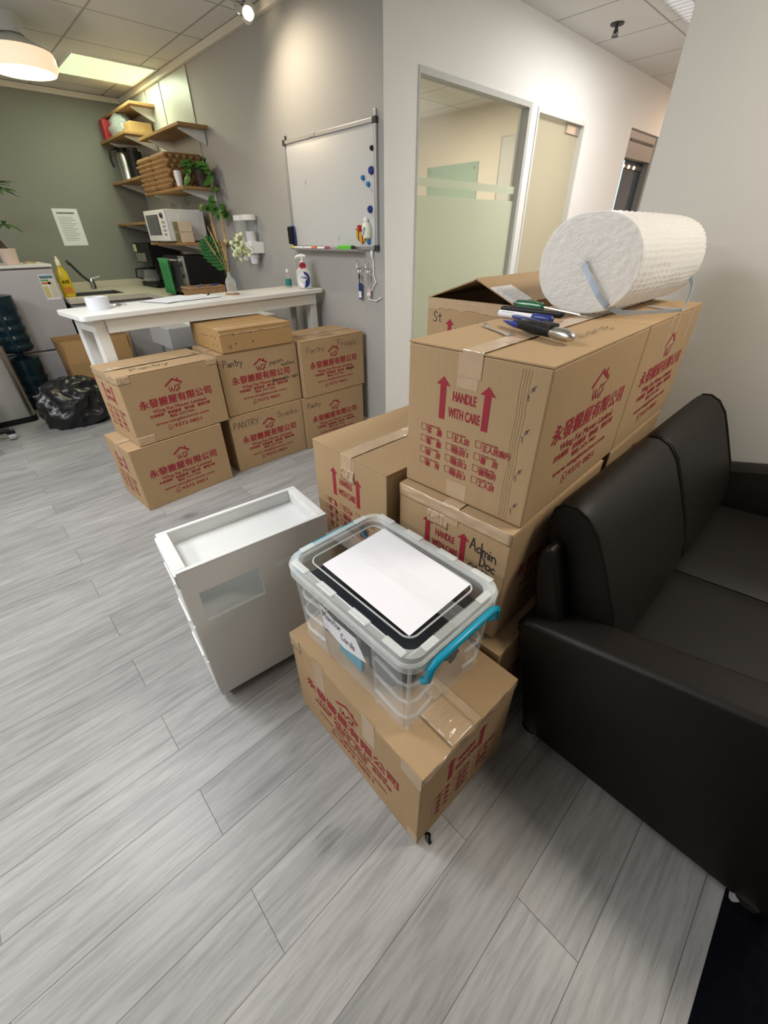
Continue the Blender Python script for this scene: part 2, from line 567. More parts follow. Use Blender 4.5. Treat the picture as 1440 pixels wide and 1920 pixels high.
    def leaf(s, base, tip, width, normal, fold=0.25, n=5, heart=False):
        base, tip, nm = Vector(base), Vector(tip), Vector(normal).normalized()
        d = tip - base
        side = d.cross(nm).normalized()
        nm = side.cross(d).normalized()
        L, C, Rr = [], [], []
        for k in range(n + 1):
            t = k / n
            w = width * (sin(pi * min(1, t * 0.94 + 0.06)) ** (0.75 if not heart else 0.6)) * ((1.25 - 0.6 * t) if heart else 1.0)
            if k == n:
                w = 0.0005
            droop = -nm * (d.length * 0.18 * t * t)
            p = base + d * t + droop
            C.append(p)
            L.append(p + side * w + nm * w * fold)
            Rr.append(p - side * w + nm * w * fold)
        vs = L + C + Rr
        m = n + 1
        fs = []
        for k in range(n):
            fs.append((k, k + 1, m + k + 1, m + k))
            fs.append((m + k, m + k + 1, 2 * m + k + 1, 2 * m + k))
        return s.add(vs, fs)

    # 2-D strokes in the x,y plane (for print and handwriting)
    def stroke(s, pts, w):
        pts = [Vector((p[0], p[1], 0)) for p in pts]
        for i in range(len(pts) - 1):
            a, b = pts[i], pts[i + 1]
            if (b - a).length < 1e-7:
                continue
            t = (b - a).normalized()
            nn = Vector((-t.y, t.x, 0)) * w
            e = t * w * 0.6
            s.add([a - nn - e, b - nn + e, b + nn + e, a + nn - e], [(0, 1, 2, 3)])
        return s

    def poly2(s, pts):
        return s.add([(p[0], p[1], 0) for p in pts], [tuple(range(len(pts)))])


WL = {}


def mesh_from(mb, name, mats, smooth=False, ang=40):
    me = bpy.data.meshes.new(name)
    me.from_pydata(mb.v, [], mb.f)
    for m in (mats if isinstance(mats, (list, tuple)) else [mats]):
        me.materials.append(m)
    if len(me.polygons) == len(mb.m):
        me.polygons.foreach_set('material_index', mb.m)
    me.validate()
    bm = bmesh.new()
    bm.from_mesh(me)
    bmesh.ops.recalc_face_normals(bm, faces=bm.faces)
    bm.to_mesh(me)
    bm.free()
    if smooth:
        me.polygons.foreach_set('use_smooth', [True] * len(me.polygons))
        me.set_sharp_from_angle(angle=R(ang))
    me.update()
    return me


def tag(o, label=None, cat=None, group=None, kind=None):
    if label:
        o['label'] = label
    if cat:
        o['category'] = cat
    if group:
        o['group'] = group
    if kind:
        o['kind'] = kind
    return o


def thing(name, loc, label, cat, group=None, rz=0.0):
    o = bpy.data.objects.new(name, None)
    o.empty_display_size = 0.05
    o.location = loc
    o.rotation_euler = (0, 0, rz)
    COL.objects.link(o)
    WL[o] = Vector(loc)
    return tag(o, label, cat, group)


def obj(name, mb, mats, parent=None, local=False, smooth=False, ang=40, bevel=0.0, seg=2, base=True):
    """link one mesh object; world-authored vertices are shifted into the parent's frame"""
    off = Vector((0, 0, 0))
    if parent is not None:
        if not local:
            off = WL[parent]
    elif base and not local:
        xs = [p[0] for p in mb.v]
        ys = [p[1] for p in mb.v]
        zs = [p[2] for p in mb.v]
        off = Vector(((min(xs) + max(xs)) / 2, (min(ys) + max(ys)) / 2, min(zs)))
    if off.length:
        mb.v = [(p[0] - off.x, p[1] - off.y, p[2] - off.z) for p in mb.v]
    me = mesh_from(mb, name, mats, smooth, ang)
    o = bpy.data.objects.new(name, me)
    COL.objects.link(o)
    if parent is not None:
        o.parent = parent
        WL[o] = WL[parent] if not local else Vector((0, 0, 0))
    else:
        o.location = off
        WL[o] = off
    if bevel > 0:
        bv = o.modifiers.new('bevel', 'BEVEL')
        bv.width = bevel
        bv.segments = seg
        bv.limit_method = 'ANGLE'
        bv.angle_limit = R(35)
    return o


def struct(name, mb, mats, parent=None, **k):
    o = obj(name, mb, mats, parent, **k)
    if parent is None:
        o['kind'] = 'structure'
    return o


def copy_tree(o, parent=None):
    c = o.copy()
    COL.objects.link(c)
    if parent is not None:
        c.parent = parent
    WL[c] = WL.get(o, Vector((0, 0, 0)))
    for ch in list(o.children):
        copy_tree(ch, c)
    return c


def place(me, name, parent, origin, rz, mat=None):
    """a flat print mesh (x right, y up) stood upright on a vertical face of its parent"""
    o = bpy.data.objects.new(name, me)
    COL.objects.link(o)
    o.parent = parent
    o.location = origin
    o.rotation_euler = (R(90), 0, rz)
    WL[o] = Vector((0, 0, 0))
    return o


# ------------------------------------------------------------------ text
def text_mb(mb, s, x, y, w=None, h=None, bold=0.0, align='l'):
    """append a line of type: left end x, baseline y, cap height h, squeezed to width w"""
    c = bpy.data.curves.new('type', 'FONT')
    c.body = s
    c.size = 1.0
    c.resolution_u = 3
    o = bpy.data.objects.new('type', c)
    COL.objects.link(o)
    dg = bpy.context.evaluated_depsgraph_get()
    me = bpy.data.meshes.new_from_object(o.evaluated_get(dg))
    if len(me.vertices):
        xs = [v.co.x for v in me.vertices]
        x0, x1 = min(xs), max(xs)
        sy = (h or 0.1) / 0.73
        sx = sy if w is None else w / (x1 - x0)
        if align == 'c':
            x = x - (x1 - x0) * sx / 2
        cop = [(0, 0)] if bold <= 0 else [(-bold, 0), (bold, 0), (0, bold * .7), (0, -bold * .7)]
        for q, (ox, oy) in enumerate(cop):
            mb.add([(x + (v.co.x - x0 + ox) * sx, y + (v.co.y + oy) * sy, q * 2e-5) for v in me.vertices], [tuple(p.vertices) for p in me.polygons])
    bpy.data.objects.remove(o, do_unlink=True)
    bpy.data.curves.remove(c)
    bpy.data.meshes.remove(me)


_ring = [(0.2 + 0.19 * cos(a * pi / 5 + 1.2), 0.26 + 0.25 * sin(a * pi / 5 + 1.2)) for a in range(11)]
_S = [(.4, .85), (.3, .98), (.14, .98), (.05, .8), (.14, .6), (.32, .42), (.38, .2), (.26, .02), (.0, .12)]
_P = [(0.03, .95), (.28, 1), (.42, .82), (.34, .6), (.03, .48)]
HAND = {
    'P': ([[(0, 0), (.05, 1)], _P], .5), 'R': ([[(0, 0), (.05, 1)], _P, [(.15, .52), (.46, 0)]], .55),
    'a': ([[(.38, .42), (.22, .53), (.04, .32), (.1, .04), (.28, .08), (.38, .42), (.44, 0)]], .52),
    'n': ([[(0, .5), (.04, 0)], [(.03, .33), (.2, .5), (.31, .4), (.36, 0)]], .47),
    't': ([[(.18, .9), (.2, .1), (.32, .02)], [(0, .6), (.38, .64)]], .42),
    'r': ([[(0, .5), (.05, 0)], [(.04, .3), (.16, .48), (.3, .5)]], .36),
    'y': ([[(0, .5), (.17, .1)], [(.36, .5), (.16, .06), (0, -.36)]], .44),
    'o': ([_ring], .46), 'p': ([[(0, .5), (0, -.4)], [(0, .4), (.2, .52), (.36, .3), (.2, .02), (0, .1)]], .45),
    'c': ([[(.34, .42), (.2, .52), (.03, .28), (.14, .02), (.34, .08)]], .42),
    'm': ([[(0, .5), (.03, 0)], [(.03, .35), (.14, .5), (.24, .38), (.26, 0)], [(.26, .35), (.38, .5), (.48, .38), (.5, 0)]], .6),
    'h': ([[(0, 1), (.02, 0)], [(.02, .35), (.18, .5), (.3, .38), (.33, 0)]], .44),
    'i': ([[(0, .5), (.02, 0)], [(0, .7), (.03, .74)]], .17),
    'e': ([[(.04, .26), (.34, .3), (.24, .52), (.06, .4), (.08, .06), (.34, .06)]], .42),
    'A': ([[(0, 0), (.24, 1), (.48, 0)], [(.1, .38), (.4, .4)]], .56), 'N': ([[(0, 0), (.03, 1), (.42, 0), (.46, 1)]], .56),
    'T': ([[(0, .98), (.5, 1)], [(.25, 1), (.23, 0)]], .56), 'Y': ([[(0, 1), (.22, .5), (.45, 1)], [(.22, .5), (.2, 0)]], .52),
    'S': ([_S], .5), 's': ([[(x * .8, y * .52) for x, y in _S]], .4), 'k': ([[(0, 1), (.02, 0)], [(.3, .5), (.03, .25), (.32, 0)]], .4),
    'F': ([[(.02, 0), (.04, 1)], [(0, .98), (.45, 1)], [(.03, .52), (.36, .54)]], .5),
    'g': ([[(.36, .45), (.18, .52), (.02, .3), (.14, .06), (.34, .2), (.36, .45), (.34, -.2), (.16, -.38), (0, -.25)]], .46),
    'l': ([[(0, 1), (.02, 0)]], .14), 'd': ([[(.36, .4), (.18, .5), (.02, .26), (.14, 0), (.34, .12)], [(.38, 1), (.39, 0)]], .48),
    'D': ([[(.02, 0), (.04, 1)], [(0, .98), (.34, .85), (.46, .45), (.3, .08), (0, 0)]], .56),
    'E': ([[(.4, 1), (.02, .98), (.02, 0), (.42, .02)], [(.02, .5), (.34, .52)]], .5),
    'M': ([[(0, 0), (.06, 1), (.26, .35), (.48, 1), (.54, 0)]], .64), 'C': ([[(.42, .85), (.22, 1), (.02, .5), (.2, 0), (.44, .12)]], .5),
    'W': ([[(0, 1), (.14, 0), (.3, .7), (.44, 0), (.6, 1)]], .68),
    "'": ([[(0, 1.05), (.03, .8)]], .14), 'u': ([[(0, .5), (.06, .06), (.22, .05), (.34, .5), (.37, 0)]], .46),
    'b': ([[(0, 1), (.02, 0)], [(.02, .1), (.2, 0), (.36, .28), (.2, .5), (.03, .4)]], .44), ' ': ([], .35)}


def hand_mb(mb, s, x, y, h, w, pen=0.0016, slope=0.0):
    tot = sum(HAND[ch][1] for ch in s)
    sx = w / tot
    cx = 0.0
    for ch in s:
        for pl in HAND[ch][0]:
            mb.stroke([(x + (cx + p[0]) * sx, y + p[1] * h + slope * (cx + p[0]) * sx) for p in pl], pen)
        cx += HAND[ch][1]


# ------------------------------------------------------------------ the mover's print (box faces 0.533 x 0.372 and 0.359 x 0.372)
BL, BWD, BH = 0.5328, 0.3594, 0.3722


def logo_mesh():
    m = MB()
    # roof with a chimney
    m.poly2([(.214, .283), (.222, .276), (.268, .308), (.264, .3155)])
    m.poly2([(.264, .3155), (.262, .306), (.309, .279), (.314, .287)])
    m.poly2([(.286, .3125), (.294, .3125), (.294, .293), (.286, .298)])
    # script initials
    m.stroke([(.234, .272), (.236, .255), (.241, .246), (.246, .256), (.250, .270), (.251, .255), (.256, .246), (.263, .256), (.270, .274)], .0022)
    m.stroke([(.304, .277), (.292, .274), (.277, .274), (.271, .268)], .0022)
    m.stroke([(.290, .274), (.288, .258), (.282, .246), (.272, .243), (.270, .250), (.280, .254), (.296, .258)], .0022)
    text_mb(m, '永發搬屋有限公司', .062, .1905, .400, .036, bold=0.034)
    text_mb(m, 'Wing Fat Mover Limited', .117, .156, .303, .0195, bold=0.026)
    text_mb(m, '存倉服務　專業搬運　搬村屋　搬寫字樓', .096, .1335, .342, .0135, bold=0.035)
    text_mb(m, '電話: 2475 7060', .198, .1125, .14, .0125, bold=0.028)
    text_mb(m, 'www.wingfatmover.com', .113, .086, .307, .0165, bold=0.022)
    text_mb(m, '9372 0851', .208, .0515, .158, .0195, bold=0.028)
    # round phone badge
    ring = [(.186 + .0135 * cos(a * pi / 12), .060 + .0135 * sin(a * pi / 12)) for a in range(25)]
    m.stroke(ring, .0011)
    m.stroke([(.177, .050), (.1715, .0455), (.183, .0467)], .0011)
    m.stroke([(.181, .066), (.1805, .061), (.1845, .056), (.1915, .0535)], .0017)
    return mesh_from(m, 'mover_logo_print', M_INK)


def care_mesh():
    m = MB()
    for cx in (.108, .228):
        m.poly2([(cx, .308), (cx - .0195, .288), (cx - .0085, .288), (cx - .0085, .206), (cx + .0085, .206), (cx + .0085, .288), (cx + .0195, .288)])
    text_mb(m, 'HANDLE', .137, .257, .063, .0235, bold=0.04)
    text_mb(m, 'WITH CARE', .127, .217, .087, .0240, bold=0.04)
    cols = [(.048, ['LIVING RM', 'DINING RM', 'KITCHEN', 'BATH RM'], ['客　廳', '飯　廳', '厨　房', '廁　所']),
            (.129, ['M.B.RM', 'BED RM 1', 'BED RM 2', 'BED RM 3'], ['主人房', '睡房1', '睡房2', '睡房3']),
            (.211, ['M-BATH RM', 'STUDY RM', 'STORE RM', 'MAID RM'], ['主人房廁所', '書　房', '雜物房', '工人房'])]
    for x, en, zh in cols:
        for k in range(4):
            y = .1635 - k * .0312
            m.stroke([(x, y), (x + .0155, y), (x + .0155, y + .0165), (x, y + .0165), (x, y)], .0006)
            text_mb(m, en[k], x + .0185, y + .0125, .040 if len(en[k]) > 6 else .034, .0055, bold=0.03)
            text_mb(m, zh[k], x + .0185, y - .004, .074 if len(zh[k]) > 4 else .046, .0138, bold=0.03)
    return mesh_from(m, 'care_print', M_INK)


LOGO = logo_mesh()
CARE = care_mesh()


# ================================================================== SETTING
GWY, WWX, BWX = 0.337, -0.354, -4.3
struct('floor', MB().box(BWX - .1, 2.186, -5.2, 7.0, -.05, 0), M_FLOOR)
struct('floor_carpet', MB().box(2.186, 5.6, -5.2, GWY + .06, -.05, .004), M_CARPET)
struct('ceiling', MB().box(BWX - .1, 5.6, -5.2, 7.0, CEIL, CEIL + .08), M_CEIL)
struct('wall_kitchen', MB().box(BWX - .1, BWX, -5.2, GWY + .1, 0, CEIL), M_KITW)
struct('wall_grey', MB().box(BWX, WWX - .0015, GWY, GWY + .1, 0, CEIL), M_GRAYW)
w = MB()
Y0 = GWY + .0005
w.box(WWX - .1, WWX, Y0, .605, 0, CEIL)
w.box(WWX - .1, WWX, .605, 1.80, 2.083, CEIL)
w.box(WWX - .1, WWX, .605, 1.80, 0, .08)
w.box(WWX - .1, WWX, 1.80, 1.885, 0, CEIL)
w.box(WWX - .1, WWX, 1.885, 2.65, 2.073, CEIL)
w.box(WWX - .1, WWX, 2.65, 3.60, 0, CEIL)
w.box(WWX - .1, WWX, 3.60, 4.36, 2.14, CEIL)
w.box(WWX - .1, WWX, 4.36, 6.9, 0, CEIL)
struct('wall_white', w, M_WHITEW)
struct('wall_sofa', MB().box(1.073, 5.6, .40, .5, 0, CEIL), M_CREAMW)
struct('wall_corridor', MB().box(1.073, 1.173, .5, 6.9, 0, CEIL), M_CREAMW)
struct('wall_corridor_end', MB().box(-4.3, 1.173, 6.9, 7.0, 0, CEIL), M_WHITEW)
struct('wall_behind', MB().box(5.6, 5.7, -5.2, .5, 0, CEIL), M_WHITEW)
struct('wall_left', MB().box(BWX - .1, 5.7, -5.3, -5.2, 0, CEIL), M_WHITEW)
struct('wall_meeting', MB().box(-3.3, -3.2, GWY + .1, 6.9, 0, CEIL), M_WARMW)
struct('wall_meeting_end', MB().box(-3.2, WWX - .1, 3.40, 3.5, 0, CEIL), M_WARMW)
struct('baseboard_grey', MB().box(-1.4, WWX, GWY - .012, GWY, 0, .075), M_WHITEW, bevel=.003)
struct('trim_1', MB().box(BWX, WWX - .02, GWY - .035, GWY, 2.452, CEIL - .004), M_TRIM, bevel=.004)
struct('trim_2', MB().box(BWX, BWX + .035, -5.2, GWY - .035, 2.452, CEIL - .004), M_TRIM, bevel=.004)
# pale panels behind the kitchen shelves
for k, (a, b) in enumerate(((BWX, -3.60), (-3.585, -3.235), (-3.22, -2.64))):
    struct('trim_%d' % (3 + k), MB().box(a + .004, b - .004, GWY - .009, GWY, .86, 2.451), M_PANEL, bevel=.003)

# window into the meeting room: frame, pane, frosted film
f = MB()
FW = .022
f.box(WWX - .06, WWX + .006, .605, .605 + .010, .08, 2.083)
f.box(WWX - .06, WWX + .006, 1.80 - .035, 1.80, .08, 2.083)
f.box(WWX - .06, WWX + .006, .615, 1.765, 2.083 - .03, 2.083)
f.box(WWX - .06, WWX + .006, .615, 1.765, .08, .11)
win = struct('window_1', f, M_FRAME)
struct('pane', MB().box(WWX - .040, WWX - .034, .615, 1.765, .11, 2.053), M_GLASS, win)
struct('frosted_film', MB().box(WWX - .0325, WWX - .0315, .615, 1.765, .11, 1.52), M_FROST, win)
struct('frosted_stripe', MB().box(WWX - .0325, WWX - .0315, .615, 1.765, 1.565, 1.61), M_FROST, win)
# frosted glass door
f = MB()
f.box(WWX - .07, WWX + .008, 1.885, 1.905, 0, 2.073)
f.box(WWX - .07, WWX + .008, 2.63, 2.65, 0, 2.073)
f.box(WWX - .07, WWX + .008, 1.905, 2.63, 2.045, 2.073)
dr = struct('door_1', f, M_WMET)
struct('pane', MB().box(WWX - .045, WWX - .035, 1.91, 2.625, .01, 2.035), M_FROSTDOOR, dr)
p = MB().box(WWX - .055, WWX - .022, 2.40, 2.625, 1.985, 2.04)
struct('patch_fitting', p, M_STEEL, dr)
struct('top_pivot', MB().box(WWX - .052, WWX - .026, 1.93, 1.97, 2.005, 2.025), M_ALU, dr)
# far lift-like doorway with a lit edge
f = MB()
f.box(WWX - .10, WWX - .02, 3.60, 3.64, 0, 2.14)
f.box(WWX - .10, WWX - .02, 3.64, 4.32, 1.93, 2.14)
f.box(WWX - .10, WWX - .02, 4.32, 4.36, 0, 2.14)
dr = struct('door_2', f, M_PLATE)
struct('slot', MB().box(WWX - .021, WWX - .015, 3.68, 4.30, 2.055, 2.075), M_BLACK, dr)
struct('pane', MB().box(WWX - .095, WWX - .085, 3.64, 4.32, .0, 1.93), plain('dark_blue_glass', (.045, .065, .085), .15), dr)
struct('rail', MB().box(WWX - .084, WWX - .07, 3.64, 4.32, 1.33, 1.39), M_PLATE, dr)
struct('light_edge', MB().box(WWX - .02, WWX - .004, 3.605, 3.635, .0, 1.90), M_CYAN, dr)
fx = MB().box(WWX - .084, WWX - .072, 3.68, 4.28, 1.86, 1.90)  # dark bar added behind the reflected warm lights
struct('lamp_reflection_bar', fx, M_DGREY, dr)
dl = MB()  # glowing balls stand in for warm lights reflected in the door glass
for yy in (3.78, 3.92, 4.06):
    dl.sphere((WWX - .07, yy, 1.875), .016, 10, 6)
struct('lamp_reflection', dl, emit('lamp_reflection_glow', (1, .7, .4), 3), dr)

# ------------------------------------------------------------------ ceiling fixtures
def ceiling_panel(x0, x1, y0, y1, mat, label, group=None):
    t = thing('ceiling_light', ((x0 + x1) / 2, (y0 + y1) / 2, CEIL), label, 'ceiling light', group)
    m = MB()
    for a in ((x0, x1, y0, y0 + .015), (x0, x1, y1 - .015, y1), (x0, x0 + .015, y0 + .015, y1 - .015), (x1 - .015, x1, y0 + .015, y1 - .015)):
        m.box(*a, CEIL - .012, CEIL)
    obj('frame', m, M_WMET, t)
    obj('diffuser', MB().box(x0 + .015, x1 - .015, y0 + .015, y1 - .015, CEIL - .008, CEIL - .001), mat, t)
    return t


ceiling_panel(-3.71, -3.09, -.36, .285, M_PANELGLOW, 'square greenish lit ceiling panel in the kitchen corner above the shelves')
t = ceiling_panel(.25, .87, 1.65, 2.60, M_TROFFER, 'bright louvred ceiling light over the corridor at the top right')
m = MB()
for k in range(16):
    yy = 1.69 + k * .058
    m.box(.265, .855, yy, yy + .006, CEIL - .028, CEIL - .009)
for k in range(3):
    m.box(.40 + k * .15, .406 + k * .15, 1.665, 2.585, CEIL - .03, CEIL - .009)
obj('louvre', m, M_ALU, t)
ceiling_panel(-.75, .45, -2.4, -1.8, M_TROFFER, 'long lit office ceiling panel over the open floor', 'office ceiling panels outside the picture')
ceiling_panel(-.25, .95, -4.0, -3.4, M_TROFFER, 'long lit office ceiling panel behind the viewer', 'office ceiling panels outside the picture')
ceiling_panel(-2.0, -.8, -4.2, -3.6, M_TROFFER, 'long lit office ceiling panel at the far left', 'office ceiling panels outside the picture')
ceiling_panel(2.15, 2.75, -.42, .18, M_TROFFER, 'warm lit office ceiling panel above the front of the sofa', 'office ceiling panels outside the picture')

# sprinkler
t = thing('sprinkler', (-.087, 2.30, CEIL), 'small metal sprinkler head on the corridor ceiling', 'sprinkler')
obj('escutcheon', MB().lathe([(.001, CEIL), (.045, CEIL), (.042, CEIL - .008), (.018, CEIL - .012), (.001, CEIL - .012)], (-.087, 2.30, 0), 20), M_DGREY, t, smooth=True)
m = MB().lathe([(.010, CEIL - .010), (.012, CEIL - .035), (.007, CEIL - .05), (.001, CEIL - .052)], (-.087, 2.30, 0), 12)
m.lathe([(.001, CEIL - .064), (.022, CEIL - .064), (.022, CEIL - .061), (.001, CEIL - .060)], (-.087, 2.30, 0), 16)
m.tube([(-.099, 2.30, CEIL - .03), (-.104, 2.30, CEIL - .05), (-.087, 2.30, CEIL - .063)], .003, 6)
m.tube([(-.075, 2.30, CEIL - .03), (-.070, 2.30, CEIL - .05), (-.087, 2.30, CEIL - .063)], .003, 6)
obj('head', m, M_DGREY, t, smooth=True)

# pendant lamp (top left)
px, py = -2.65, -.80
t = thing('pendant_lamp', (px, py, CEIL), 'round glowing white lamp hanging from the kitchen ceiling', 'lamp')
obj('canopy', MB().lathe([(.001, CEIL), (.075, CEIL), (.072, CEIL - .09), (.001, CEIL - .09)], (px, py, 0), 28), M_WMET, t, smooth=True)
obj('shade_cap', MB().lathe([(.055, CEIL - .09), (.11, CEIL - .12), (.19, CEIL - .155), (.2, CEIL - .165), (.19, CEIL - .167), (.05, CEIL - .11)], (px, py, 0), 40), M_WMET, t, smooth=True)
sh = obj('lamp_shade', MB().lathe([(.198, CEIL - .166), (.206, CEIL - .19), (.203, CEIL - .24), (.185, CEIL - .265), (.135, CEIL - .272), (.122, CEIL - .268), (.11, CEIL - .235)], (px, py, 0), 40), M_LAMPW, t, smooth=True)
obj('opening', MB().lathe([(.001, CEIL - .266), (.1195, CEIL - .266), (.1195, CEIL - .260), (.001, CEIL - .258)], (px, py, 0), 32), M_LAMPC, t, smooth=True)
ld = bpy.data.lights.new('pendant_bulb', 'POINT')
ld.energy = 9
ld.color = (1, .78, .48)
ld.shadow_soft_size = .08
lo = bpy.data.objects.new('pendant_bulb', ld)
lo.location = (px, py, CEIL - .36)
COL.objects.link(lo)

# wall-washing spot near the top of the picture
sx, sy = -1.42, .20
t = thing('ceiling_spotlight', (sx, sy, CEIL), 'chrome adjustable spotlight at the ceiling edge washing the grey wall', 'spotlight')
obj('housing', MB().box(sx - .09, sx + .09, sy - .09, sy + .07, CEIL - .012, CEIL), M_CHROME, t, bevel=.003)
m = MB().tube([(sx, sy - .02, CEIL - .012), (sx, sy - .02, CEIL - .05)], .012, 10)
obj('stem', m, M_CHROME, t, smooth=True)
m = MB()
m.tube([(sx - .03, sy - .03, CEIL - .045), (sx + .02, sy - .015, CEIL - .07), (sx + .05, sy - .005, CEIL - .085)], [.02, .042, .05], 18)
obj('head', m, M_CHROME, t, smooth=True)
obj('bulb', MB().sphere((sx + .053, sy - .004, CEIL - .088), .03, 12, 8), M_SPOTGLOW, t, smooth=True)
ld = bpy.data.lights.new('spot_beam', 'SPOT')
ld.energy = 24
ld.color = (1, .82, .60)
ld.spot_size = R(122)
ld.spot_blend = 1.0
ld.shadow_soft_size = .03
lo = bpy.data.objects.new('spot_beam', ld)
lo.location = (sx + .22, sy - .27, CEIL - .09)
COL.objects.link(lo)
_d = Vector((-1.04, GWY, 1.72)) - lo.location
lo.rotation_euler = _d.to_track_quat('-Z', 'Y').to_euler()

# ================================================================== MOVING BOXES
BOXG = 'printed cardboard moving boxes'


def tape_mesh(L, W, H, down=.055, hw=.026):
    m = MB()
    rng = random.Random(int(L * 1e4) + int(W * 1e3))
    pts = [(-.0008, 0, H - down), (-.0008, 0, H + .0002)]
    n = 22
    for i in range(n + 1):
        pts.append((L * i / n, 0, H + .0012 + rng.random() * .0012))
    pts += [(L + .0008, 0, H + .0002), (L + .0008, 0, H - down)]
    rings = []
    for i, p in enumerate(pts):
        if i < 2 or i >= len(pts) - 2:
            d = .0005 if i < 2 else -.0005
            rings.append([(p[0] - abs(d) * (1 if i < 2 else -1), W / 2 - hw, p[2]), (p[0] - abs(d) * (1 if i < 2 else -1), W / 2 + hw, p[2]), (p[0], W / 2 + hw, p[2]), (p[0], W / 2 - hw, p[2])])
        else:
            rings.append([(p[0], W / 2 - hw, p[2] + .0004), (p[0], W / 2 + hw, p[2] + .0004), (p[0], W / 2 + hw, p[2]), (p[0], W / 2 - hw, p[2])])
    m.loft(rings)
    return m


def box_body_mesh(L, W, H, t=.0035):
    """outer carton walls with slightly bowed panels, folded score lines and a recessed top"""
    m = MB()
    m.box(0, L, 0, W, 0, H - .0052)
    return m


def moving_box(loc, rz, label, L=BL, W=BWD, H=BH, faces=('long', 'end'), hand=(), tape=True, group=BOXG, mat=None, patches=(), films=()):
    mat = mat or M_CARD
    H -= .0032
    t = thing('cardboard_box', loc, label, 'box', group, rz)
    obj('carton', box_body_mesh(L, W, H), mat, t, local=True, bevel=.0035)
    for s in (0, 1):
        m = MB()
        y0, y1 = (0, W / 2 - .0012) if s == 0 else (W / 2 + .0012, W)
        e = random.uniform(0, .0015)
        m.add([(-.0005, y0, H - .0040), (L + .0005, y0, H - .0040), (L + .0005, y1, H - .0040), (-.0005, y1, H - .0040),
               (-.0005, y0, H - e * (1 if s else 0)), (L + .0005, y0, H - e * (1 if s else 0)), (L + .0005, y1, H - e * (0 if s else 1)), (-.0005, y1, H - e * (0 if s else 1))],
              [(0, 3, 2, 1), (4, 5, 6, 7), (0, 1, 5, 4), (1, 2, 6, 5), (2, 3, 7, 6), (3, 0, 4, 7)])
        obj('flap', m, mat, t, local=True)
    kx, kz = L / BL, H / BH
    for fc in faces:
        if fc == 'long':
            o = place(LOGO, 'printed_logo', t, (0, -.0006, 0), 0)
            o.scale = (kx, kz, 1)
        elif fc == 'back':
            o = place(LOGO, 'printed_logo', t, (L, W + .0006, 0), R(180))
            o.scale = (kx, kz, 1)
        elif fc == 'end':
            o = place(CARE, 'printed_notice', t, (-.0006, W, 0), R(-90))
            o.scale = (W / BWD, kz, 1)
        elif fc == 'far':
            o = place(CARE, 'printed_notice', t, (L + .0006, 0, 0), R(90))
            o.scale = (W / BWD, kz, 1)
    if tape:
        obj('packing_tape', tape_mesh(L, W, H), M_TAPE, t, local=True)
    for (a, b, c0, d, fc) in patches:      # strips of tape stuck on a face: u0, u1, z0, z1
        m = MB()
        if fc == 'long':
            m.box(a, b, -.0005, -.0001, c0, d)
        elif fc == 'end':
            m.box(-.0005, -.0001, W - b, W - a, c0, d)
        elif fc == 'far':
            m.box(L + .0001, L + .0005, a, b, c0, d)
        elif fc == 'top':
            m.box(a, b, c0, d, H + .0006, H + .0011)
        obj('tape_patch', m, M_TAPE, t, local=True)
    for (a, b, c0, d, fc, amp) in films:      # crumpled clear film: u0, u1, z0, z1
        sd_ = a * 31 + d * 17 + len(label)
        m = MB()
        nu, nv_ = 26, 8
        vs, fs_ = [], []
        for j in range(nv_ + 1):
            for i in range(nu + 1):
                u, v, q = a + (b - a) * i / nu, c0 + (d - c0) * j / nv_, .0010 + (max(0, noise.noise(Vector((i * .55, j * .35, sd_))) + .15) * amp * 1.2 if 0 < i < nu and 0 < j < nv_ else 0)
                vs.append({'long': (u, -q, v), 'end': (-q, W - u, v), 'far': (L + q, u, v), 'top': (u, v, H + .0035 + q)}[fc])
        for j in range(nv_):
            for i in range(nu):
                k_ = j * (nu + 1) + i
                fs_.append((k_, k_ + 1, k_ + nu + 2, k_ + nu + 1))
        m.add(vs, fs_)
        o = obj('clear_film', m, M_TAPE, t, local=True, smooth=True, ang=80)
        o.modifiers.new('thickness', 'SOLIDIFY').thickness = .0002
    for (s, u, z, h, wd, pen, sl, fc) in hand:
        m = MB()
        for ln, (ss, uu, zz_, hh, ww) in enumerate([(s, u, z, h, wd)]):
            hand_mb(m, ss, uu, zz_, hh, ww, pen, sl)
        me = mesh_from(m, 'handwriting', M_PEN)
        if fc == 'long':
            place(me, 'handwriting', t, (0, -.0008, 0), 0)
        elif fc == 'end':
            place(me, 'handwriting', t, (-.0008, W, 0), R(-90))
        elif fc == 'top':
            o = place(me, 'handwriting', t, (0, 0, H + .0030), 0)
            o.rotation_euler = (0, 0, 0)
    return t


D90 = R(90)
H1 = .3722
# the wall of boxes in front of the bar table
moving_box((-.5116, -1.3938, 0), D90 + R(3.9), 'bottom box of the leftmost stack, on the floor with no handwriting', faces=('long', 'end'), patches=((.16, .21, .2, .37, 'end'),))
moving_box((-.5274, -1.3251, H1), D90 + R(4.26), 'top box of the leftmost stack, with shiny tape on its corners', faces=('long', 'end'),
           films=((.0, .36, .325, .367, 'end', .004), (0, .06, .33, .367, 'long', .003), (.47, .533, .335, .367, 'long', .003), (.05, .5, .15, .2, 'top', .004), (0, .09, .0, .05, 'long', .002)),
           hand=(('Pantry', .10, .06, .05, .2, .0018, 0, 'top'),))
moving_box((-.5787, -.7947, 0), D90 - R(.74), 'floor box in the middle stack, marked PANTRY Snacks in pen', faces=('long',),
           hand=(('PANTRY', .022, .291, .042, .178, .0016, .0, 'long'), ('Snacks', .335, .293, .040, .155, .0013, .0, 'long')))
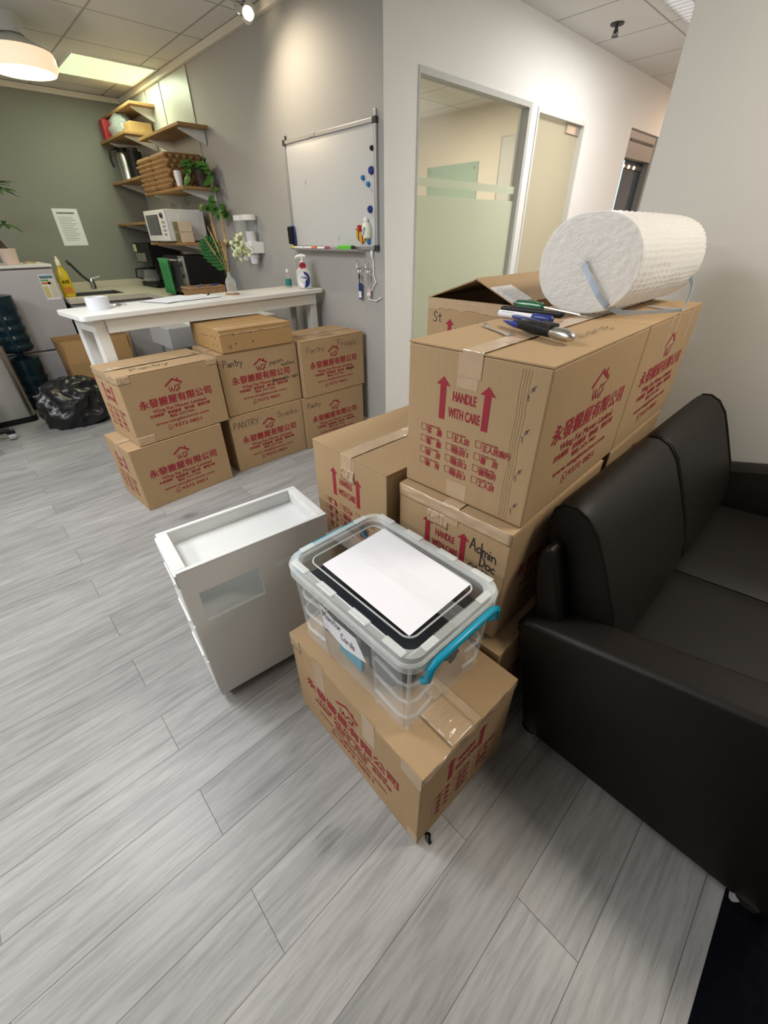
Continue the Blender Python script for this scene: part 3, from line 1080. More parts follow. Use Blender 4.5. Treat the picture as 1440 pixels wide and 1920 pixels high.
moving_box((-.5961, -.7766, H1), D90 - R(.86), 'upper box in the middle stack, marked Pantry popcorn machine', faces=('long', 'end'),
           hand=(('Pantry', .028, .293, .042, .125, .0019, 0, 'long'), ('popcorn', .328, .262, .030, .100, .0012, .05, 'long'),
                 ('machine', .408, .240, .028, .098, .0012, .02, 'long'), ('disposable cups', .325, .152, .026, .198, .0013, .02, 'long')))
moving_box((-.5574, -.2592, 0), D90 - R(1.6), 'floor box nearest the grey wall, marked Pantry in small writing', faces=('long',),
           hand=(('Pantry', .034, .297, .036, .112, .0014, 0, 'long'),))
moving_box((-.5544, -.2354, H1), D90 - R(.87), "upper box nearest the grey wall, marked Pantry 'Fragile'", faces=('long', 'end'),
           hand=(('Pantry', .042, .289, .040, .150, .0011, 0, 'long'), ("'Fragile'", .295, .300, .044, .185, .0012, -.06, 'long'), ('cup', .375, .128, .028, .05, .0014, 0, 'long'),
                 ('Fragile', .18, .06, .05, .16, .0014, 0, 'top')),
           patches=((.15, .40, .05, .11, 'top'),))

# low punched box lying on the middle stack
t = thing('cardboard_box', (-.592, -.737, .7446), 'flat brown box with punched dots lying on the middle stack under the table', 'box', None, D90 + R(-1.6))
GL, GD, GH = .468, .43, .124
obj('carton', MB().box(0, GL, 0, GD, 0, GH - .005), M_CARD2, t, local=True, bevel=.004)
for a, b in ((0, GD / 2 - .001), (GD / 2 + .001, GD)):
    obj('flap', MB().box(0, GL, a, b, GH - .004, GH), M_CARD2, t, local=True)
m = MB()
m.loft([[(0 + GL * i / 24, -.002 - .001 * (i % 2), GH - .02 - .006 * random.random()), (GL * i / 24, .06 + .02 * random.random(), GH + .0015 + .002 * random.random()),
         (GL * i / 24, .06, GH + .0008), (GL * i / 24, -.001, GH - .02)] for i in range(25)])
obj('packing_tape', m, M_TAPE, t, local=True)
DOT = MB()
DOT.poly2([(.0055 * cos(a * pi / 6), .0055 * sin(a * pi / 6)) for a in range(12)])
DOT = mesh_from(DOT, 'punched_hole', M_NUM)
for u, z in ((.085, .098), (.195, .098), (.09, .045), (.2, .045)):
    place(DOT, 'punched_hole', t, (u, -.0006, z), 0)
for u, z in ((.33, .085), (.37, .082), (.33, .04), (.38, .038)):
    place(DOT, 'punched_hole', t, (-.0006, GD - u, z), R(-90))
m = MB().stroke([(.055 + .008 * cos(a * pi / 6), .032 + .010 * sin(a * pi / 6)) for a in range(13)], .0012)
place(mesh_from(m, 'pen_ring', M_NUM), 'pen_ring', t, (0, -.0006, 0), 0)
m = MB().stroke([(.17, .078), (.27, .078)], .0014)
place(mesh_from(m, 'pen_line', M_NUM), 'pen_line', t, (-.0006, GD, 0), R(-90))

# the stack beside the sofa
def right_box(fl, yaw, z, H, label, **k):  # noqa
    """fl = front-left bottom corner seen from the camera side"""
    a = R(yaw)
    o = (fl[0] + BWD * cos(a), fl[1] + BWD * sin(a), z)
    return moving_box(o, D90 + a, label, H=H, **k)


right_box((1.196, -1.068), .6, 0, .3645, 'low box half hidden behind the plastic tub, at the foot of the sofa arm', faces=('long', 'end'))
right_box((1.151, -1.043), 1.7, .365, .367, 'taped box marked Admin Doc in black pen, under the big top box', faces=('long', 'end'),
          hand=(('Admin', .250, .268, .036, .082, .0019, -.15, 'end'), ('Doc', .284, .228, .032, .048, .0019, -.12, 'end'), ('CMD', .247, .188, .034, .085, .0019, -.12, 'end')),
          patches=((.11, .17, .28, .335, 'end'),), films=((0, .359, .327, .3635, 'end', .004), (.105, .175, .285, .326, 'end', .004)))
HB = right_box((1.150, -1.016), 2.2, .7327, .3742, 'large top box with knife and pens on it, beside the sofa back', L=.568, faces=('long', 'end'),
          patches=((.144, .199, .29, .366, 'end'), (.14, .2, .004, .05, 'end')),
          hand=(('Wang', .27, .065, .035, .19, .0011, 0, 'top'),))
B_ = R(2.2)
ix, iy = 1.150 - sin(B_) * .572, -1.016 + cos(B_) * .572
m0 = MB().stroke([(0, -.003), (.002, .007), (.004, .009), (.0035, .002)], .0006).stroke([(.005, .001), (.007, .012), (.0095, .0125)], .0006).stroke([(-.004, -.006), (-.0055, -.011), (-.002, -.010), (-.004, -.018), (-.0005, -.020)], .0006)
m0 = mesh_from(m0, 'staple', M_NUM)
for (u, z) in ((.322, .317), (.325, .228), (.326, .135), (.330, .048)):
    place(m0, 'staple', HB, (-.0009, BWD - u, z), R(-90))
m0 = MB()
for u in (.297, .303, .309, .316):
    m0.stroke([(u + .0012 * sin(i * 1.3), .005 + .0235 * i) for i in range(16)], .0005)
place(mesh_from(m0, 'crease', M_CARD), 'crease', HB, (-.0009, BWD, 0), R(-90))
right_box((ix, iy), 2.2, .7327, .3742, 'top box behind the knife and pens, carrying the far end of the bubble wrap roll', L=.568, faces=('long',),
          patches=((.20, .222, .27, .37, 'long'), (.275, .302, .26, .37, 'long'), (.44, .465, .27, .37, 'long')))
right_box((ix, iy), 2.2, .365, .367, 'box in the middle of the rear stack behind the sofa back', faces=('long',))
right_box((ix + .01, iy), 1.5, 0, .3645, 'bottom box of the rear stack behind the sofa back', faces=('long',))
# the column to its left
right_box((.770, -1.073), -.3, H1, .3822, 'box between the white cart and the tall stack, crumpled tape on its front', faces=('end',),
          patches=((.155, .215, .33, .378, 'end'),), films=((.15, .215, .29, .335, 'end', .006),))
right_box((.770, -1.060), 0, 0, H1, 'bottom box under the one behind the white cart', faces=('end',))
right_box((.725, -.468), .5, 0, H1, 'bottom box under the open box against the corridor side', faces=())
right_box((.725, -.468), .2, H1, H1, 'middle box under the open box against the corridor side', faces=())

# open box with raised flaps
t = thing('cardboard_box', (.721 + BWD, -.461, 2 * H1), 'open box with flaps leaning together, left of the bubble wrap roll', 'box', None, D90)
m = MB()
th = .005
m.box(0, BL, 0, th, 0, H1)
m.box(0, BL, BWD - th, BWD, 0, H1)
m.box(0, th, th, BWD - th, 0, H1)
m.box(BL - th, BL, th, BWD - th, 0, H1)
m.box(th, BL - th, th, BWD - th, 0, .01)
obj('carton', m, M_CARD, t, local=True)
for s in (0, 1):
    y0, y1, z1 = (0, .158, .066) if s == 0 else (BWD, .163, .064)
    d = Vector((0, y1 - y0, z1)).normalized()
    obj('flap', MB().obox((0.001, y0, H1 + .001), (BL - .002, 0, 0), (0, y1 - y0, z1), Vector((0, -d.z, d.y)) * (.004 if s == 0 else -.004) * (-1 if s else 1)), M_CARD, t, local=True)
obj('flap', MB().obox((.006, .02, H1 - .004), (.14, 0, -.06), (0, BWD - .04, 0), (.001, 0, .004)), M_CARD, t, local=True)
o = place(CARE, 'printed_notice', t, (-.0006, BWD, 0), R(-90))
m = MB()
hand_mb(m, 'St', .028, .292, .034, .042, .0016)
place(mesh_from(m, 'handwriting', M_PEN), 'handwriting', t, (-.0008, BWD, 0), R(-90))
m = MB()
m.loft([[(-.001 - .0012 * random.random(), BWD * i / 16, H1 - .03 - .01 * random.random()), (-.0012 - .001 * random.random(), BWD * i / 16, H1 - .001), (-.0005, BWD * i / 16, H1 - .001), (-.0005, BWD * i / 16, H1 - .03)] for i in range(17)])
obj('packing_tape', m, M_TAPE, t, local=True)

# box under the plastic tub
moving_box((1.082, -1.425, 0), R(-1.6), 'box under the clear plastic tub, in the middle of the floor', H=.353, faces=('long', 'far'),
           patches=((.115, .165, .22, .353, 'long'), (.33, .378, .245, .353, 'long'), (.12, .175, .29, .35, 'far'), (.47, .533, .30, .353, 'long'), (.5, .533, .0, .05, 'long')), films=((0, .359, .322, .3495, 'far', .004), (.43, .533, .10, .18, 'top', .004), (.0, .05, .30, .35, 'long', .003)))

# open brown box by the fridge
t = thing('cardboard_box', (-2.845, -1.205, 0), 'open brown box with upright flaps in front of the fridge, behind the black bin bag', 'box', None, D90)
m = MB()
m.box(0, BL, 0, th, 0, H1)
m.box(0, BL, BWD - th, BWD, 0, H1)
m.box(0, th, th, BWD - th, 0, H1)
m.box(BL - th, BL, th, BWD - th, 0, H1)
m.box(th, BL - th, th, BWD - th, 0, .01)
obj('carton', m, M_CARD2, t, local=True)
fh = BWD / 2
obj('flap', MB().obox((0, 0, H1), (BL, 0, 0), (0, .025, fh), (0, .004, 0)), M_CARD2, t, local=True)
obj('flap', MB().obox((0, BWD, H1), (BL, 0, 0), (0, -.002, fh), (0, -.004, 0)), M_CARD2, t, local=True)
obj('flap', MB().obox((0, 0, H1), (0, BWD, 0), (-.012, 0, fh), (.004, 0, 0)), M_CARD2, t, local=True)
obj('flap', MB().obox((BL, 0, H1), (0, BWD, 0), (.03, 0, fh), (-.004, 0, 0)), M_CARD2, t, local=True)
place(LOGO, 'printed_logo', t, (0, -.0006, 0), 0)
place(CARE, 'printed_notice', t, (-.0006, BWD, 0), R(-90))

# ================================================================== SOFA
SG = lambda x: .455 + .249 * (x - 1.55)
sofa = thing('sofa', (1.92, -.30, 0), 'black leather two-seat sofa against the boxes and the cream wall', 'sofa')


def arm(y0, y1):
    m = MB()
    poly = [(1.655, .04), (1.64, .06), (1.552, .43), (1.556, .447), (1.57, SG(1.57))] + [(x, SG(x)) for x in (1.8, 2.05, 2.24)] + [(2.268, SG(2.25) - .012), (2.285, .56), (2.27, .06), (2.25, .04)]
    n = len(poly)
    e = .016
    cx = sum(p[0] for p in poly) / n
    cz = sum(p[1] for p in poly) / n

    def ins(k):
        r = []
        for x, z in poly:
            r.append((x + (cx - x) * k * .06, z + (cz - z) * k * .07))
        return r
    rings = []
    for yy, k in ((y0, 1.0), (y0 + .004, .5), (y0 + e, 0), (y1 - e, 0), (y1 - .004, .5), (y1, 1.0)):
        rings.append([(x, yy, z) for x, z in ins(k)])
    m.loft(rings)
    return m


a1 = obj('armrest', arm(-1.0, -.885), M_LEATH, sofa, smooth=True, ang=50)
for yy in (-.996, -.889):
    m = MB().tube([(1.56, yy, .425), (1.572, yy, SG(1.572) - .012)] + [(x, yy, SG(x) - .013) for x in (1.7, 1.9, 2.1, 2.25)], .0045, 8)
    obj('piping', m, M_LEATH, a1, smooth=True)
a2 = obj('armrest', arm(.28, .392), M_LEATH, sofa, smooth=True, ang=50)
for yy in (.284, .388):
    m = MB().tube([(1.56, yy, .425), (1.572, yy, SG(1.572) - .012)] + [(x, yy, SG(x) - .013) for x in (1.7, 1.9, 2.1, 2.25)], .0045, 8)
    obj('piping', m, M_LEATH, a2, smooth=True)
# back frame and base
poly = [(1.65, .08), (1.548, .60), (1.550, .66), (1.562, .678), (1.578, .675), (1.60, .62), (1.70, .30), (1.72, .08)]
obj('back_frame', MB().prism(poly, 'y', -.955, .36), M_LEATH, sofa, smooth=True, ang=50, bevel=.008)
obj('seat_base', MB().box(1.68, 2.24, -.885, .28, .06, .26), M_LEATH, sofa, bevel=.01)


def seat(y0, y1):
    m = MB()
    n = 14
    prof = [(1.70, .25), (1.70, .335), (1.73, .352), (1.80, .358), (1.95, .373), (2.10, .386), (2.22, .394), (2.265, .386), (2.285, .355), (2.285, .28), (2.27, .25)]
    rings = []
    for i in range(n + 1):
        t = i / n
        y = y0 + (y1 - y0) * t
        k = min(1, min(t, 1 - t) * 9)
        dz = -.016 * (1 - k) ** 2 + .006 * sin(pi * t)
        rings.append([(x - (.006 * (1 - k) if x > 2.2 else 0), y, z + (dz if z > .3 else 0)) for x, z in prof])
    m.loft(rings)
    return m


for y0, y1 in ((-.883, -.3125), (-.3075, .279)):
    obj('seat_cushion', seat(y0, y1), M_LEATH, sofa, smooth=True, ang=60)


def back_cushion(y0, y1):
    prof = [(1.70, .345), (1.585, .50), (1.537, .66), (1.526, .72), (1.533, .755), (1.552, .776), (1.58, .779), (1.612, .764), (1.645, .725),
            (1.675, .665), (1.705, .60), (1.735, .535), (1.76, .46), (1.772, .40), (1.768, .352), (1.74, .345)]
    cx, cz = 1.64, .56
    rings = []
    n = 16
    for i in range(n + 1):
        t = i / n
        y = y0 + (y1 - y0) * t
        k = min(1, min(t, 1 - t) * 12)
        s = 1 - .045 * (1 - k) ** 2
        g = 1 + .012 * sin(pi * t)
        rings.append([(cx + (x - cx) * s * (g if x > cx else 1), y, cz + (z - cz) * s) for x, z in prof])
    return MB().loft(rings)


for y0, y1 in ((-.89, -.3125), (-.3075, .275)):
    bc = obj('back_cushion', back_cushion(y0, y1), M_LEATH, sofa, smooth=True, ang=60)
    for yy in (y0 + .004, y1 - .004):
        m = MB().tube([(1.64 + (x - 1.64) * .972, yy, .56 + (z - .56) * .972) for x, z in [(1.526, .72), (1.533, .755), (1.552, .776), (1.58, .779), (1.612, .764), (1.645, .725), (1.675, .665), (1.735, .535), (1.772, .40)]], .0045, 8)
        obj('piping', m, M_LEATH, bc, smooth=True)
for fx_, fy_ in ((1.668, -.982), (2.21, -.984), (1.70, .35), (2.21, .35)):
    z0 = .004 if fx_ > 2.18 else 0
    m = MB().lathe([(.001, z0), (.018, z0), (.020, .012), (.026, .035), (.028, .062), (.001, .062)], (fx_, fy_, 0), 16)
    obj('leg', m, M_CHROME, sofa, smooth=True)

# ================================================================== WHITE ROLLING CART
CA = R(84.1)
cart = thing('rolling_cart', (.895, -1.618, 0), 'slim white plastic rolling cart with a tray top, beside the clear tub', 'cart', None, CA)
CL, CW, CH, CB = .4585, .222, .577, .010   # local x along the wide panel, local y away from camera side
m = MB()
pt = .012
# wide panel towards the viewer with an opening and a slot (grid of quads)
us = [0, .037, .217, .262, .405, CL]
zs = [.035, .373, .458, .474, .485, CH - .001]
for i in range(5):
    for j in range(5):
        hole = (i == 1 and j in (1, 2, 3)) or (i == 3 and j == 2)
        if hole:
            continue
        m.box(us[i], us[i + 1], 0, pt, zs[j], zs[j + 1])
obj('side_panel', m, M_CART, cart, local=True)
m = MB().box(.033, CL - .033, 0, pt, .008, .035)
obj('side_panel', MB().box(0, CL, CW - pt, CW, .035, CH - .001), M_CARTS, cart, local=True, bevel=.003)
obj('back_panel', MB().box(CL - pt, CL, pt, CW - pt, .035, CH - .05), M_CART, cart, local=True)
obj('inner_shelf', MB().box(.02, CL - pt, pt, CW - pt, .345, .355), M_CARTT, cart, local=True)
m = MB().box(.0, CL - pt, pt, CW - pt, .035, .047)
obj('bottom_panel', m, M_CART, cart, local=True)
# tray top with raised rim
m = MB()
rw, re, th_ = .013, .030, .046
m.box(0, CL, -.001, rw, CH - .008, CH)
m.box(0, CL, CW - rw, CW + .001, CH - .008, CH)
m.box(0, re, rw, CW - rw, CH - .008, CH)
m.box(CL - re, CL, rw, CW - rw, CH - .008, CH)
m.box(re - .004, re, rw - .003, CW - rw + .003, CH - th_, CH - .008)
m.box(CL - re, CL - re + .004, rw - .003, CW - rw + .003, CH - th_, CH - .008)
m.box(re, CL - re, CW - rw - .001, CW - rw + .003, CH - th_, CH - .008)
m.box(re, CL - re, rw - .003, rw + .001, CH - th_, CH - .008)
m.box(re - .004, CL - re + .004, rw - .003, CW - rw + .003, CH - th_ - .006, CH - th_)
obj('tray_top', m, M_CARTT, cart, local=True, bevel=.002)
# drawer fronts on the narrow end
for z0, z1 in ((.372, .515), (.21, .366), (.048, .204)):
    d = obj('drawer', MB().box(-.004, .006, .006, CW - .006, z0, z1), M_CART, cart, local=True, bevel=.003)
    obj('drawer_handle', MB().box(-.008, -.003, .05, CW - .05, z1 - .02, z1 - .008), M_WPLAS, d, local=True, bevel=.002)
obj('top_drawer_lip', MB().box(-.006, .004, .004, CW - .004, .52, CH - .01), M_CART, cart, local=True, bevel=.002)
for x, y in ((.03, .035), (.03, CW - .035), (CL - .03, .035), (CL - .03, CW - .035)):
    c_ = obj('caster', MB().box(x - .018, x + .018, y - .014, y + .014, .018, .036), M_CART, cart, local=True, bevel=.003)
    obj('wheel', MB().lathe([(.001, y - .008), (.016, y - .008), (.017, y), (.016, y + .008), (.001, y + .008)], (x, 0, .017), 16, 'y'), M_GREY, c_, local=True, smooth=True)

# ================================================================== CLEAR PLASTIC TUB
TX, TY, TZ = 1.325, -1.2555, .3545
LXH, LYH = .222, .1585


def rr(hx, hy, r, z, n=6, cx=TX, cy=TY):
    pts = []
    for sx_, sy_, a0 in ((1, 1, 0), (-1, 1, 90), (-1, -1, 180), (1, -1, 270)):
        for k in range(n + 1):
            a = R(a0 + 90 * k / n)
            pts.append((cx + sx_ * (hx - r) + r * cos(a), cy + sy_ * (hy - r) + r * sin(a), z))
    return pts


tub = thing('storage_tub', (TX, TY, TZ), 'clear plastic storage tub with teal handles on the middle floor box', 'storage tub')
m = MB()
m.loft([rr(LXH - .026, LYH - .026, .03, TZ + .002), rr(LXH - .024, LYH - .024, .032, TZ + .03), rr(LXH - .019, LYH - .019, .034, TZ + .18), rr(LXH - .014, LYH - .014, .036, TZ + .255)], True, False)
# corner posts
for sx_ in (-1, 1):
    for sy_ in (-1, 1):
        for long_ in (0, 1):
            b0, b1 = LXH - .022, LYH - .022
            if long_:
                x0, x1 = sx_ * (b0 - .10), sx_ * (b0 - .012)
                m.add([(TX + x0, TY + sy_ * b1, TZ + .001), (TX + x1, TY + sy_ * b1, TZ + .001), (TX + x1, TY + sy_ * (b1 + .010), TZ + .245), (TX + x0, TY + sy_ * (b1 + .010), TZ + .245)], [(0, 1, 2, 3)])
            else:
                y0, y1 = sy_ * (b1 - .075), sy_ * (b1 - .012)
                m.add([(TX + sx_ * b0, TY + y0, TZ + .001), (TX + sx_ * b0, TY + y1, TZ + .001), (TX + sx_ * (b0 + .010), TY + y1, TZ + .245), (TX + sx_ * (b0 + .010), TY + y0, TZ + .245)], [(0, 1, 2, 3)])
o = obj('tub_body', m, M_TUB, tub, smooth=True, ang=30)
for sx_ in (-1, 1):
    for sy_ in (-1, 1):
        m = MB()
        for k in range(3):
            z = TZ + .05 + k * .06
            hx, hy = LXH - .020, LYH - .020
            pts = [(TX + sx_ * (hx - .105), TY + sy_ * hy, z + .012), (TX + sx_ * (hx - .03), TY + sy_ * hy, z), (TX + sx_ * (hx - .008), TY + sy_ * (hy - .008), z), (TX + sx_ * hx, TY + sy_ * (hy - .03), z), (TX + sx_ * hx, TY + sy_ * (hy - .08), z + .012)]
            m.tube(pts, .0042, 6)
        m.tube([(TX + sx_ * (LXH - .0285), TY + sy_ * (LYH - .0285), TZ + .006), (TX + sx_ * (LXH - .019), TY + sy_ * (LYH - .019), TZ + .25)], .004, 8)
        m.tube([(TX + sx_ * (LXH - .125), TY + sy_ * (LYH - .023), TZ + .004), (TX + sx_ * (LXH - .125), TY + sy_ * (LYH - .013), TZ + .25)], .003, 6)
        obj('corner_rib', m, M_RIB, tub, smooth=True)
m = MB()
m.loft([rr(LXH - .004, LYH - .004, .04, TZ + .238), rr(LXH, LYH, .042, TZ + .243), rr(LXH, LYH, .042, TZ + .262), rr(LXH - .008, LYH - .008, .038, TZ + .262), rr(LXH - .010, LYH - .010, .038, TZ + .240)], False, False)
o = obj('tub_rim', m, M_TUBRIM, tub, smooth=True, ang=30)
# lid
m = MB()
m.loft([rr(LXH - .001, LYH - .001, .042, TZ + .264), rr(LXH + .001, LYH + .001, .042, TZ + .272), rr(LXH - .004, LYH - .004, .040, TZ + .284), rr(LXH - .020, LYH - .020, .034, TZ + .286),
        rr(LXH - .026, LYH - .026, .032, TZ + .274)], False, False)
lid = obj('lid', m, M_TUBRIM, tub, smooth=True, ang=30)
m = MB()
m.loft([rr(LXH - .027, LYH - .027, .03, TZ + .2735), rr(LXH - .046, LYH - .046, .025, TZ + .2735), rr(LXH - .049, LYH - .049, .023, TZ + .279), rr(LXH - .052, LYH - .052, .021, TZ + .279)], False, True)
obj('lid_panel', m, M_TUBLID, lid, smooth=True, ang=30)
m = MB()
m.tube(rr(LXH - .048, LYH - .048, .024, TZ + .279) + rr(LXH - .048, LYH - .048, .024, TZ + .279)[:1], .0022, 6)
obj('lid_bead', m, M_TUBRIM, lid, smooth=True)
for sy_ in (-1, 1):
    for x0 in (-.16, -.055, .06, .165):
        m = MB().box(TX + x0 - .028, TX + x0 + .028, TY + sy_ * (LYH - .013) - .009, TY + sy_ * (LYH - .013) + .009, TZ + .284, TZ + .289)
        obj('lid_ridge', m, M_TUBRIM, lid, bevel=.002)
for sx_ in (-1, 1):
    for y0 in (-.09, .09):
        m = MB().box(TX + sx_ * (LXH - .013) - .009, TX + sx_ * (LXH - .013) + .009, TY + y0 - .02, TY + y0 + .02, TZ + .284, TZ + .289)
        obj('lid_ridge', m, M_TUBRIM, lid, bevel=.002)
for sx_ in (-1, 1):
    xx = TX + sx_ * (LXH + .010)
    m = MB()
    m.tube([(xx - sx_ * .012, TY - .118, TZ + .205), (xx, TY - .118, TZ + .222), (xx + sx_ * .002, TY - .112, TZ + .252), (xx + sx_ * .002, TY - .095, TZ + .262), (xx + sx_ * .002, TY + .095, TZ + .262), (xx + sx_ * .002, TY + .112, TZ + .252), (xx, TY + .118, TZ + .222), (xx - sx_ * .012, TY + .118, TZ + .205)], .0085, 10)
    obj('handle', m, M_TEAL, tub, smooth=True)
# contents seen through the plastic
t = thing('cable_bundle', (TX, TY, TZ + .004), 'dark tangle of cables and adaptors inside the clear tub', 'cables')
rng = random.Random(5)
m = MB()
for k in range(26):
    x, y = TX + rng.uniform(-.13, .13), TY + rng.uniform(-.075, .075)
    z = TZ + .02 + rng.uniform(0, .17)
    pts = []
    ph, r0 = rng.uniform(0, 6.28), rng.uniform(.02, .055)
    for i in range(18):
        a = ph + i * .55
        pts.append((max(TX - .17, min(TX + .17, x + r0 * cos(a) * 1.4)), max(TY - .11, min(TY + .11, y + r0 * sin(a))), z + .012 * sin(i * .8 + k)))
    m.tube(pts, rng.uniform(.003, .005), 6)
obj('cable', m, M_BLACK, t, smooth=True)
for k in range(18):
    m = MB()
    x, y, z = TX - .135 + .052 * (k % 6), TY - .075 + .068 * (k // 6), TZ + .008 + .045 * (k * 7 % 4)
    m.obox((x - .03, y - .022, z), (.058, .016, 0), (-.012, .046, 0), (0, .004, .072))
    obj('adaptor', m, M_DGREY if k % 3 else M_BLACK, t, bevel=.005)
tag(obj('flat_screen_part', MB().box(TX - .178, TX + .178, TY - .115, TY + .115, TZ + .222, TZ + .236), plain('dark_blue_grey_sheet', (.018, .021, .030), .25, noise_amt=.5, noise_scale=30), None, bevel=.004),
    'dark flat panel lying on the cables inside the clear tub', 'electronics')
# note taped inside the front: Monitor Cords
m = MB()
ny = TY - LYH + .0295
m.add([(TX - .125, ny, TZ + .178), (TX - .07, ny + .001, TZ + .160), (TX + .02, ny, TZ + .165), (TX + .055, ny, TZ + .108), (TX - .03, ny, TZ + .085), (TX - .115, ny, TZ + .10)], [(0, 1, 2, 3, 4, 5)])
o = obj('paper_note', m, M_PAPER, None)
o.modifiers.new('thickness', 'SOLIDIFY').thickness = .0006
tag(o, 'torn white note reading Monitor Cords behind the front wall of the tub', 'note')
m = MB()
hand_mb(m, 'Monitor', 0, 0, .024, .075, .0013)
hand_mb(m, 'Cords', .072, -.026, .024, .055, .0013)
me = mesh_from(m, 'handwriting', M_PEN)
h_ = bpy.data.objects.new('handwriting', me)
COL.objects.link(h_)
h_.parent = o
h_.location = Vector((TX - .112, ny - .0012, TZ + .140)) - WL[o]
h_.rotation_euler = (R(90), 0, 0)
tag(obj('teal_pouch', MB().obox((TX - .06, ny + .004, TZ + .05), (.09, .0, -.01), (0, .012, 0), (.004, 0, .075)), M_TEAL, None, bevel=.003), 'teal packet among the cables inside the clear tub', 'packet')
# sheet of paper on the lid
ps = [(1.490, -1.358), (1.190, -1.353), (1.187, -1.140), (1.486, -1.149)]
m = MB()
n = 12
vs, fs = [], []
for j in range(n + 1):
    for i in range(n + 1):
        u, v = i / n, j / n
        x = (ps[1][0] * (1 - u) + ps[0][0] * u) * (1 - v) + (ps[2][0] * (1 - u) + ps[3][0] * u) * v
        y = (ps[1][1] * (1 - u) + ps[0][1] * u) * (1 - v) + (ps[2][1] * (1 - u) + ps[3][1] * u) * v
        vs.append((x, y, TZ + .2805 + .0018 * max(0, 1 - abs(v - .45 + (u - .5) * .1) * 14) * sin(pi * u)))
for j in range(n):
    for i in range(n):
        fs.append((j * (n + 1) + i, j * (n + 1) + i + 1, (j + 1) * (n + 1) + i + 1, (j + 1) * (n + 1) + i))
m.add(vs, fs)
o = obj('paper_sheet', m, M_PAPER, None)
o.modifiers.new('thickness', 'SOLIDIFY').thickness = .0004
tag(o, 'blank white sheet of paper taped on the lid of the clear tub', 'paper')


def crumpled_tape(x0, x1, y0, y1, z, amp, seed, ang=0.0):
    rg = random.Random(seed)
    m = MB()
    nx, ny_ = 22, 6
    vs, fs = [], []
    ca, sa = cos(ang), sin(ang)
    mx_, my_ = (x0 + x1) / 2, (y0 + y1) / 2
    for j in range(ny_ + 1):
        for i in range(nx + 1):
            x, y = x0 + (x1 - x0) * i / nx - mx_, y0 + (y1 - y0) * j / ny_ - my_
            vs.append((mx_ + x * ca - y * sa, my_ + x * sa + y * ca, z + rg.random() ** 3 * amp))
    for j in range(ny_):
        for i in range(nx):
            a = j * (nx + 1) + i
            fs.append((a, a + 1, a + nx + 2, a + nx + 1))
    return m.add(vs, fs)


tp = obj('clear_tape', crumpled_tape(1.10, 1.55, -1.275, -1.225, TZ + .2875, .003, 3), M_FILM, None)
tag(tp, 'long strip of shiny clear tape stuck across the paper and lid of the tub', 'tape')
tp.modifiers.new('thickness', 'SOLIDIFY').thickness = .0003

# torn curl of dark tape on the floor by the box corner
m = MB().strip([(1.614, -1.405, .0012), (1.622, -1.402, .008), (1.628, -1.404, .014), (1.633, -1.410, .006), (1.640, -1.413, .0016)], (.001, .004, .0005))
tag(obj('torn_tape', m, M_BLACK, None), 'torn dark scrap of tape on the floor at the nearest box corner', 'tape')

# ================================================================== ON TOP OF THE TALL STACK
ZT = 1.1052
# bubble wrap roll
RX, RZ_ = .146, .1275
RY0, RY1 = -.425, .10
rcx, rcz = 1.272, ZT + RZ_ + .002
SEGS, RN = 220, 96


def roll_pt(a, y, d):
    c, s = cos(a), sin(a)
    e = 2.25
    x = RX * (abs(c) ** (2 / e)) * (1 if c >= 0 else -1)
    z = RZ_ * (abs(s) ** (2 / e)) * (1 if s >= 0 else -1)
    k = 1 + d / sqrt(x * x + z * z)
    zz = z * k
    t = (y - RY0) / (RY1 - RY0)
    sag = 1 - .05 * t
    return (rcx + x * k * sag + .02 * t, y, rcz + max(-RZ_, zz * (1 - .02 * t)))


m = MB()
rings = []
for j in range(RN + 1):
    y = RY0 + (RY1 - RY0) * j / RN
    ring = []
    for i in range(SEGS):
        a = 2 * pi * i / SEGS
        off = pi / 2 if (j // 3) % 2 else 0
        bub = max(0, sin(i * 2 * pi / 4 + off)) * max(0, sin(pi * (j % 3 + .5) / 3))
        d = .0022 * bub - .004 + .003 * noise.noise(Vector((a * 2, y * 9, 1))) + .0015 * sin(y * 150 + a)
        edge = max(0, 1 - j / 4) + max(0, 1 - (RN - j) / 4)
        d += edge * (.0035 * random.random() - .004)
        ring.append(roll_pt(a, y, d))
    rings.append(ring)
m.loft(rings, False, True)
roll = obj('bubble_wrap_roll', m, M_WRAP, None, smooth=True, ang=70)
tag(roll, 'big roll of white bubble wrap lying on the tall box stack', 'bubble wrap')
# wound end: many thin layers with ragged edges around a small core
m = MB()
rg = random.Random(2)
NR = 46
rings = []
for k in range(NR + 1):
    f_ = 1 - k / NR * .93
    ring = []
    for i in range(160):
        a = 2 * pi * i / 160
        p0 = roll_pt(a, RY0, -.004)
        yy = RY0 - .0008 * (k % 2) - .0022 * rg.random() * (1 if k > 0 else .2) + .0018 * noise.noise(Vector((f_ * 7 * cos(a), f_ * 7 * sin(a), 3))) + .010 * max(0, .25 - f_) * noise.noise(Vector((f_ * 30 * cos(a), f_ * 30 * sin(a), 5)))
        ring.append((rcx + (p0[0] - rcx) * f_, yy, rcz + (p0[2] - rcz) * f_))
    rings.append(ring)
m.loft(rings, False, True)
obj('wound_end', m, M_WRAP, roll, smooth=True, ang=80)
